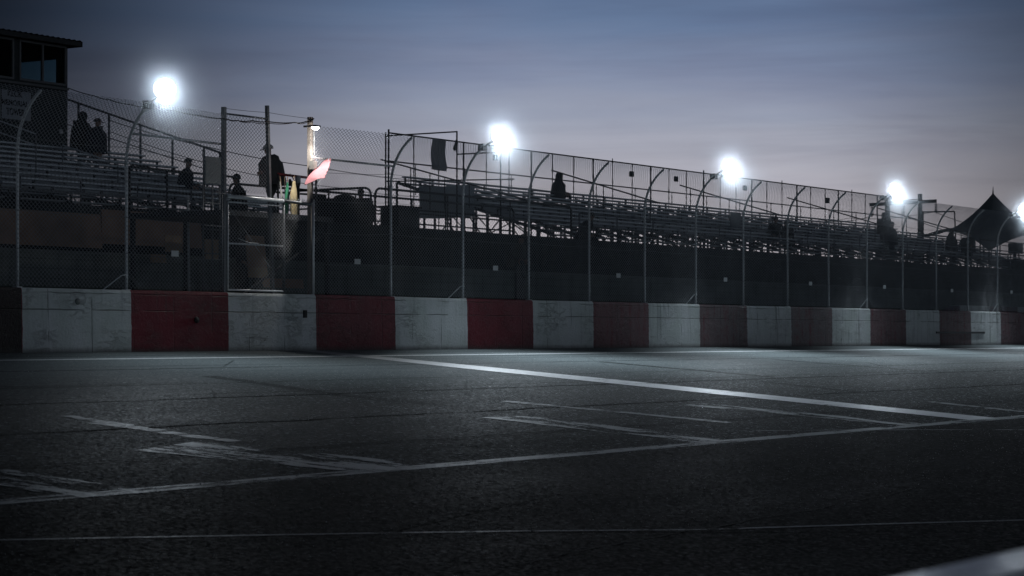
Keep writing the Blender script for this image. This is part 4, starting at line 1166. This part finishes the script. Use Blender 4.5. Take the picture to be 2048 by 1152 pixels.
# ------------------------------------------------------------------ foreground handrail (out of focus)
pf = depth(2048, 1096, 5.0); pn = depth(2048, 1140, 5.0 * 423 / 467)
capm = mat('white_painted_cap', (.86, .88, .89), .3, 0, .12, 6, .1, 20)
b = MB(); b.box(-4, 16, pn.y, pf.y, -2.4, pf.z - .03); b.box(-4, 16, pn.y - .004, pf.y + .004, pf.z - .03, pf.z)
o = b.build('pit_wall', capm); bv = o.modifiers.new('b', 'BEVEL'); bv.width = .008; bv.segments = 3
tag(o, 'blurred pale top of a low wall close to the camera in the bottom right corner', 'wall')

# ------------------------------------------------------------------ people
def cloth(name, c): return mat(name, c, .85, 0, .25, 8, .25, 30)
C_black = cloth('black_clothing', (.010, .011, .012)); C_navy = cloth('navy_clothing', (.015, .02, .032)); C_grey = cloth('grey_clothing', (.07, .075, .08))
C_jean = cloth('dark_jeans', (.02, .027, .04)); C_olive = cloth('olive_clothing', (.035, .04, .03)); C_tan = cloth('khaki_clothing', (.12, .11, .09))
hair_m = mat('dark_hair', (.012, .009, .008), .6); shoe_m = mat('black_shoe', (.012, .012, .012), .5); cap_w = cloth('white_cap_cloth', (.55, .55, .55)); cap_b = cloth('black_cap_cloth', (.014, .014, .016))

def person(label, loc, head, pose='stand', h=1.75, top=C_black, legs=C_jean, hat=None, arms='down', lean=0., bulk=1.15, look=0., group=None):
    """figure facing +X before turning by head (degrees); loc is the ground (or the seat top when sitting)"""
    J = {}; E = []; k = h / 1.75; bulk *= 1.12
    def j(n, p, r, m): J[n] = (Vector(p), r, m)
    sit = pose == 'sit'
    z = (lambda v: v - .85) if sit else (lambda v: v)      # pelvis .95 -> .10 over the seat
    ln = lambda v: lean * max(0, v - .95)
    def P(x, y, zz): return (x + ln(zz), y, z(zz))
    j('pelvis', P(0, 0, .97), (.16 * bulk, .125 * bulk), 'L'); j('belly', P(0, 0, 1.12), (.155 * bulk, .12 * bulk), 'T'); j('chest', P(.0, 0, 1.30), (.175 * bulk, .125 * bulk), 'T')
    j('neck', P(.01, 0, 1.475), (.062, .062), 'T'); j('jaw', P(.035, 0, 1.565), (.068, .075), 'S'); j('skull', P(.02, 0, 1.66), (.083, .098), 'S'); j('crown', P(.01, 0, 1.715), (.06, .07), 'S')
    j('nose', P(.115, 0, 1.61), (.014, .014), 'S'); j('earL', P(.01, .085, 1.62), (.014, .02), 'S'); j('earR', P(.01, -.085, 1.62), (.014, .02), 'S')
    E += [('pelvis', 'belly'), ('belly', 'chest'), ('chest', 'neck'), ('neck', 'jaw'), ('jaw', 'skull'), ('skull', 'crown'), ('skull', 'nose'), ('skull', 'earL'), ('skull', 'earR')]
    fingers = []
    for s_, n in ((1, 'a'), (-1, 'b')):
        j('sh' + n, P(0, .19 * s_ * min(bulk, 1.15), 1.41), (.078 * bulk, .078 * bulk), 'T')
        if arms == 'down': el, wr, pm = (-.03, .26 * s_, 1.13), (.04, .27 * s_, .89), (.06, .265 * s_, .81)
        elif arms == 'front': el, wr, pm = (.02, .27 * s_, 1.13), (.24, .14 * s_, 1.08), (.31, .09 * s_, 1.08)
        elif arms == 'lap': el, wr, pm = (.06, .26 * s_, 1.14), (.26, .17 * s_, 1.03), (.33, .13 * s_, 1.02)
        elif arms == 'rail': el, wr, pm = (.12, .28 * s_, 1.16), (.35, .24 * s_, 1.12), (.42, .23 * s_, 1.10)
        elif arms == 'chin': el, wr, pm = (.20, .17 * s_, 1.10), (.20, .07 * s_, 1.33), (.17, .05 * s_, 1.42)
        j('el' + n, P(*el), (.055 * bulk, .055 * bulk), 'T'); j('wr' + n, P(*wr), (.038, .036), 'T'); j('pm' + n, P(*pm), (.040, .022), 'S')
        E += [('chest', 'sh' + n), ('sh' + n, 'el' + n), ('el' + n, 'wr' + n), ('wr' + n, 'pm' + n)]
        w_, p_ = Vector(P(*wr)), Vector(P(*pm)); d = (p_ - w_).normalized(); side = d.cross(Vector((0, s_, 0.01))).normalized(); inw = Vector((0, -s_, 0))
        for q in range(4):
            base = p_ + side * (q - 1.5) * .019 + d * .01; L_ = (.065, .075, .07, .055)[q]
            fingers.append([base, base + d * L_ * .55 + inw * .006, base + d * L_ * .85 + inw * .030])
        fingers.append([p_ - d * .02 + side * .03, p_ + side * .05 + d * .02, p_ + side * .048 + d * .05 + inw * .015])
        if sit: hp, kn, an, to = (0.02, .10 * s_, .93), (.44, .13 * s_, .96), (.42, .12 * s_, .54), (.56, .13 * s_, .49)
        elif pose == 'step': hp, kn, an, to = (0, .09 * s_, .90), (.06 + .04 * s_, .10 * s_, .50), (-.02 + .12 * s_, .10 * s_, .09), (.13 + .12 * s_, .12 * s_, .04)
        else: hp, kn, an, to = (0, .09 * s_, .90), (.02, .10 * s_, .50), (-.02, .11 * s_, .09), (.14, .13 * s_, .04)
        f = (lambda p: (p[0], p[1], z(p[2])))
        j('hp' + n, f(hp), (.10 * bulk, .10 * bulk), 'L'); j('kn' + n, f(kn), (.072, .075), 'L'); j('an' + n, f(an), (.05, .052), 'L'); j('to' + n, f(to), (.045, .035), 'F')
        E += [('pelvis', 'hp' + n), ('hp' + n, 'kn' + n), ('kn' + n, 'an' + n), ('an' + n, 'to' + n)]
    names = list(J); idx = {n: i for i, n in enumerate(names)}
    verts = [J[n][0] * k for n in names]; rad = [(J[n][1][0] * k, J[n][1][1] * k) for n in names]; edges = [(idx[a], idx[c]) for a, c in E]
    roots = [idx['pelvis']]; lab = [(J[n][0] * k, J[n][2]) for n in names]
    for a, c in E:
        if (J[a][2], J[c][2]) in (('T', 'T'), ('L', 'L')): lab.append(((J[a][0] + J[c][0]) / 2 * k, J[c][2]))
    for ch in fingers:
        i0 = len(verts); roots.append(i0)
        for q, p_ in enumerate(ch): verts.append(p_ * k); rad.append(((.0095, .0088, .0075)[q] * k,) * 2); lab.append((p_ * k, 'S'))
        edges += [(i0, i0 + 1), (i0 + 1, i0 + 2)]
    me = bpy.data.meshes.new('p'); me.from_pydata(verts, edges, []); o = bpy.data.objects.new('p', me); COL.objects.link(o)
    md = o.modifiers.new('k', 'SKIN'); md.use_smooth_shade = True
    sv = me.skin_vertices[0].data
    for i, r_ in enumerate(rad): sv[i].radius = r_; sv[i].use_root = i in roots
    sb = o.modifiers.new('s', 'SUBSURF'); sb.levels = 1; sb.render_levels = 1
    dg = bpy.context.evaluated_depsgraph_get(); m2 = bpy.data.meshes.new_from_object(o.evaluated_get(dg)); bpy.data.objects.remove(o)
    m2.materials.clear()
    for x in (top, legs, skin_m, shoe_m): m2.materials.append(x)
    mi = {'T': 0, 'L': 1, 'S': 2, 'F': 3}
    for pl in m2.polygons:
        c = pl.center; best = min(lab, key=lambda L_: (L_[0] - c).length_squared); pl.material_index = mi[best[1]]; pl.use_smooth = True
    root = thing('person', loc, label, 'person', group); root.rotation_euler = (0, 0, R_(head))
    bo = bpy.data.objects.new('body', m2); COL.objects.link(bo); bo.parent = root
    hc = Vector(P(.015, 0, 1.665)) * k
    def part(nm, b, m):
        me_ = b; o_ = MB.build(b, nm, m); o_.parent = root; return o_
    # eyes
    b = MB()
    for s_ in (1, -1): b.ell(Vector(P(.098, .032 * s_, 1.635)) * k, (.012, .014, .010), 6, 4)
    part('eyes', b, cap_b)
    b = MB()
    if hat == 'cap':
        b.ell(hc + Vector((0, 0, .02)), (.118, .102, .095), 16, 6, -5, 90)
        b.grid(lambda u, v: hc + Vector((.09 + .12 * v * (1 - (2 * u - 1) ** 2 * .5), (u - .5) * .17, .018 - .03 * v)), 8, 4)
        part('cap', b, cap_b)
    elif hat == 'white_cap':
        b.ell(hc + Vector((0, 0, .02)), (.125, .108, .10), 16, 6, -5, 90)
        b.grid(lambda u, v: hc + Vector((.09 + .13 * v * (1 - (2 * u - 1) ** 2 * .5), (u - .5) * .18, .015 - .06 * v)), 8, 4)
        part('cap', b, cap_w)
    elif hat == 'brim':
        b.ell(hc + Vector((0, 0, .03)), (.12, .11, .10), 16, 6, -5, 90); b.tube([hc + Vector((0, 0, .025)), hc + Vector((0, 0, .04))], [.215, .205], 18)
        part('hat', b, cap_b)
    elif hat == 'hood':
        b.ell(hc + Vector((-.02, 0, -.015)), (.135, .125, .155), 16, 10); b.ell(hc + Vector((-.05, 0, -.15)), (.15, .17, .10), 14, 8)
        part('hood', b, top)
    elif hat == 'long':
        b.ell(hc + Vector((-.03, 0, .0)), (.115, .11, .125), 16, 8); b.ell(hc + Vector((-.075, 0, -.12)), (.075, .11, .17), 14, 8)
        part('hair', b, hair_m)
    elif hat == 'beanie':
        b.ell(hc + Vector((0, 0, .02)), (.115, .105, .115), 16, 6, -15, 90); part('beanie', b, cap_b)
    else:
        b.ell(hc + Vector((-.018, 0, .015)), (.105, .098, .105), 16, 8, -20, 90); part('hair', b, hair_m)
    if arms == 'chin' or hat == 'hood' or bulk > 1.3:
        b = MB(); n_ = 16; vs = []; fs = []
        prof_ = [(.80, .24), (.95, .235), (1.15, .225), (1.32, .215), (1.43, .15), (1.49, .08)]
        for (zz_, r_) in prof_:
            for q in range(n_):
                a = 2 * math.pi * q / n_; vs.append(Vector(P(r_ * .72 * math.cos(a) * bulk * .9, r_ * 1.05 * math.sin(a) * bulk * .95, zz_)) * k)
        for i in range(len(prof_) - 1):
            for q in range(n_): q2 = (q + 1) % n_; fs.append((i * n_ + q, i * n_ + q2, (i + 1) * n_ + q2, (i + 1) * n_ + q))
        b.add(vs, fs, True); part('coat', b, top)
    return root
def ground_at(x, Y, z): q = atY(x, 500, Y); return Vector((q.x, Y, z))
def foot_by_head(x, ytop, Y, h):      # where the feet must be for a head-top row
    q = atY(x, ytop, Y); return Vector((q.x, Y, q.z - h))
# heading: screen-right = about -57 deg, away = 33, toward camera = -147, screen-left = 123
person('starter in a white cap and dark jacket standing on the flag stand', (foot_by_head(545, 305, 2.2, 1.70).xy[:] + (zf,)), 150, 'step', 1.73, C_grey, C_grey, 'white_cap', 'front', .13, 1.75)
person('tall spectator in a dark hooded coat standing beside the tower', foot_by_head(163, 226, 13.2, 1.80), -70, 'stand', 1.80, C_black, C_jean, 'hood', 'front', .05, 1.7)
person('stout spectator in a cap and long coat standing in front of the tall hooded spectator', foot_by_head(192, 238, 12.6, 1.78), -40, 'stand', 1.78, C_navy, C_jean, 'cap', 'down', .04, 1.8)
person('spectator in a baseball cap sitting at the right end of the left bleachers', foot_by_head(369, 317, 9.6, .93), -57, 'sit', 1.78, C_navy, C_jean, 'cap', 'lap', .12, 1.3)
person('hooded spectator sitting alone on the top row of the right grandstand', foot_by_head(1116, 345, 12.9, .95), -57, 'sit', 1.78, C_black, C_jean, 'hood', 'lap', .06, 1.65)
person('scorer sitting behind the covered table in the middle of the terrace', foot_by_head(722, 377, 9.1, .95), -147, 'sit', 1.75, C_black, C_jean, 'beanie', 'lap', .05, 1.6)
person('seated official behind the gate fence left of the starter', foot_by_head(480, 348, 6.8, .95), 120, 'sit', 1.78, C_black, C_grey, 'beanie', 'lap', .1, 1.2)
person('spectator with raised shoulders, left of the pair sitting in the right grandstand', foot_by_head(1551, 432, 9.0, .95), -147, 'sit', 1.75, C_black, C_jean, 'beanie', 'lap', .1, 1.3)
person('long haired spectator, right of the pair sitting in the right grandstand', foot_by_head(1573, 441, 8.9, .90), -147, 'sit', 1.65, C_black, C_jean, 'long', 'lap', .1, 1.25)
person('spectator seen from the side standing before the left utility pole', foot_by_head(1768, 426, 9.6, 1.72), 40, 'stand', 1.72, C_black, C_jean, 'long', 'front', .0, 1.3)
person('spectator in a brimmed hat standing on the terrace below the utility poles', foot_by_head(1783, 444, 8.2, 1.86), -57, 'stand', 1.86, C_navy, C_jean, 'cap', 'front', .0, 1.5)
person('tall person standing in shadow under the left half of the tent', ground_at(1903, 8.6, 3.45), -100, 'stand', 1.80, C_black, C_jean, 'hood', 'down', 0, 1.4)
person('person standing in shadow under the tent, nearer its front corner', ground_at(1937, 8.2, 3.45), -150, 'stand', 1.76, C_black, C_jean, None, 'front', 0, 1.3)
person('person in khaki crouched below the second floodlight at the grandstand foot', ground_at(1030, 5.7, 2.45), -100, 'sit', 1.75, C_tan, C_grey, 'cap', 'lap', .35, 1.2)
person('person in a dark top bending forward at the terrace edge below the hooded spectator', ground_at(1163, 6.9, 3.45), -80, 'sit', 1.75, C_black, C_jean, None, 'lap', .5, 1.3)
person('crouching track worker in grey behind the lower gate mesh', ground_at(497, 2.9, 1.9), -140, 'sit', 1.72, C_grey, C_grey, 'cap', 'lap', .4, 1.2)
# something for the two low sitters to sit on
for (x, Y, z, lb) in [(1030, 5.7, 2.45, 'dark crate under the crouched person in khaki'), (497, 2.9, 1.9, 'dark crate under the crouching track worker')]:
    q = atY(x, 500, Y); b = MB(); b.box(q.x - .25, q.x + .25, Y - .22, Y + .22, .62, z)
    for k in range(4): b.box(q.x - .26, q.x + .26, Y - .235, Y - .22, .75 + k * .3, .95 + k * .3)
    tag(b.build('storage_crate', box_m), lb, 'crate')

# ------------------------------------------------------------------ sky, weak afterglow
W = bpy.data.worlds.new('World'); S.world = W; W.use_nodes = True; nt = NT(W.node_tree)
bg = W.node_tree.nodes['Background']
g = nt.n.new('ShaderNodeTexCoord').outputs['Generated']
x, y, z = nt.sep(g)
fr = nt.math('ADD', nt.math('MULTIPLY', x, CA), nt.math('MULTIPLY', y, SA))
rt = nt.math('ADD', nt.math('MULTIPLY', x, SA), nt.math('MULTIPLY', y, -CA))
el = z
cl_ = nt.noise(nt.mapv(g, (1.5, 1.5, 16)), 2.2, 4, .5, .6)
elw = nt.math('ADD', el, nt.math('MULTIPLY', nt.math('SUBTRACT', cl_, .5), .035))
els = nt.math('DIVIDE', elw, .5)
stops = [(0., srgb(216, 207, 210)), (.10, srgb(192, 187, 193)), (.143, srgb(178, 177, 187)), (.187, srgb(157, 163, 180)), (.225, srgb(132, 144, 170)),
         (.284, srgb(101, 121, 153)), (.32, srgb(80, 98, 130)), (.5, srgb(34, 43, 66)), (1., srgb(22, 28, 44))]
col = nt.ramp(els, stops)
az = nt.math('ARCTAN2', rt, fr)
left = nt.ss(az, -.245, .01, .06, 1.0)
right = nt.ss(az, .25, .11, .34, 1.0)
k = nt.math('MULTIPLY', left, right)
band = nt.ss(nt.noise(nt.mapv(nt.mix(.0, g, g), (2.2, 2.2, 26), (5, 1, 0)), 1.8, 5, .6, .5), .42, .72, 0, .34)
col = nt.mix(band, col, nt.mix(.6, col, srgb(66, 74, 98)))
mot = nt.ss(nt.noise(nt.mapv(g, (7, 7, 34), (2, 8, 1)), 1, 5, .55, .8), .38, .70, 0, .22)
col = nt.mix(mot, col, nt.mix(.55, col, srgb(112, 100, 120)))
col2 = nt.mix(1.0, col, nt.n.new('ShaderNodeCombineColor').outputs[0], 'MIX')
vm = nt.n.new('ShaderNodeVectorMath'); vm.operation = 'SCALE'; nt.l.new(col, vm.inputs[0]); nt.l.new(k, vm.inputs['Scale'])
# blue dusk dome elsewhere; bright low band added out of view to light the wall
behind = nt.ss(nt.math('ABSOLUTE', az), .40, 1.5)
up = nt.ss(el, -.02, .0)
dusk = nt.mix(nt.ss(el, .02, .28), srgb(130, 139, 150), srgb(19, 26, 36))
c3 = nt.mix(behind, vm.outputs[0], dusk)
c3 = nt.mix(up, (.006, .007, .008), c3)
nt.l.new(c3, bg.inputs[0]); bg.inputs[1].default_value = 1.0
sun = lamp('sun', 'SUN', (0, 0, 60), .015, (1, .85, .8), None, (-CA, -SA, -.12), angle=R_(12))

# ------------------------------------------------------------------ mist spheres added round the lit lamps to make halos
hm = bpy.data.materials.new('halo_mist'); hm.use_nodes = True; nt = NT(hm.node_tree)
for n in list(nt.n): nt.n.remove(n)
MR = 2.1
cents = [atY(x, y, FY - .80) + (CAM - atY(x, y, FY - .80)).normalized() * .35 for x, y, _ in FPOS]
dens = None
for c in cents:
    vd = nt.n.new('ShaderNodeVectorMath'); vd.operation = 'DISTANCE'; nt.l.new(nt.pos(), vd.inputs[0]); vd.inputs[1].default_value = c
    q = nt.math('POWER', nt.math('SUBTRACT', 1.0, nt.math('DIVIDE', vd.outputs['Value'], MR), clamp=True), 2.2)
    dens = q if dens is None else nt.math('MAXIMUM', dens, q)
v = nt.n.new('ShaderNodeVolumePrincipled'); v.inputs['Color'].default_value = (.85, .92, 1, 1); v.inputs['Anisotropy'].default_value = .82
nt.l.new(nt.math('MULTIPLY', dens, .075), v.inputs['Density'])
o_ = nt.n.new('ShaderNodeOutputMaterial'); nt.l.new(v.outputs[0], o_.inputs['Volume'])
b = MB()
for c in cents: b.ell(c, MR, 20, 12)
b.build('lamp_halo_mist', hm, kind='stuff')

S.view_settings.view_transform = 'Standard'; S.view_settings.look = 'None'; S.view_settings.exposure = 0; S.view_settings.gamma = 1
S.cycles.volume_bounces = 0; S.cycles.volume_max_steps = 64;  S.cycles.max_bounces = 6; S.cycles.transparent_max_bounces = 16
S.cycles.sample_clamp_indirect = 4
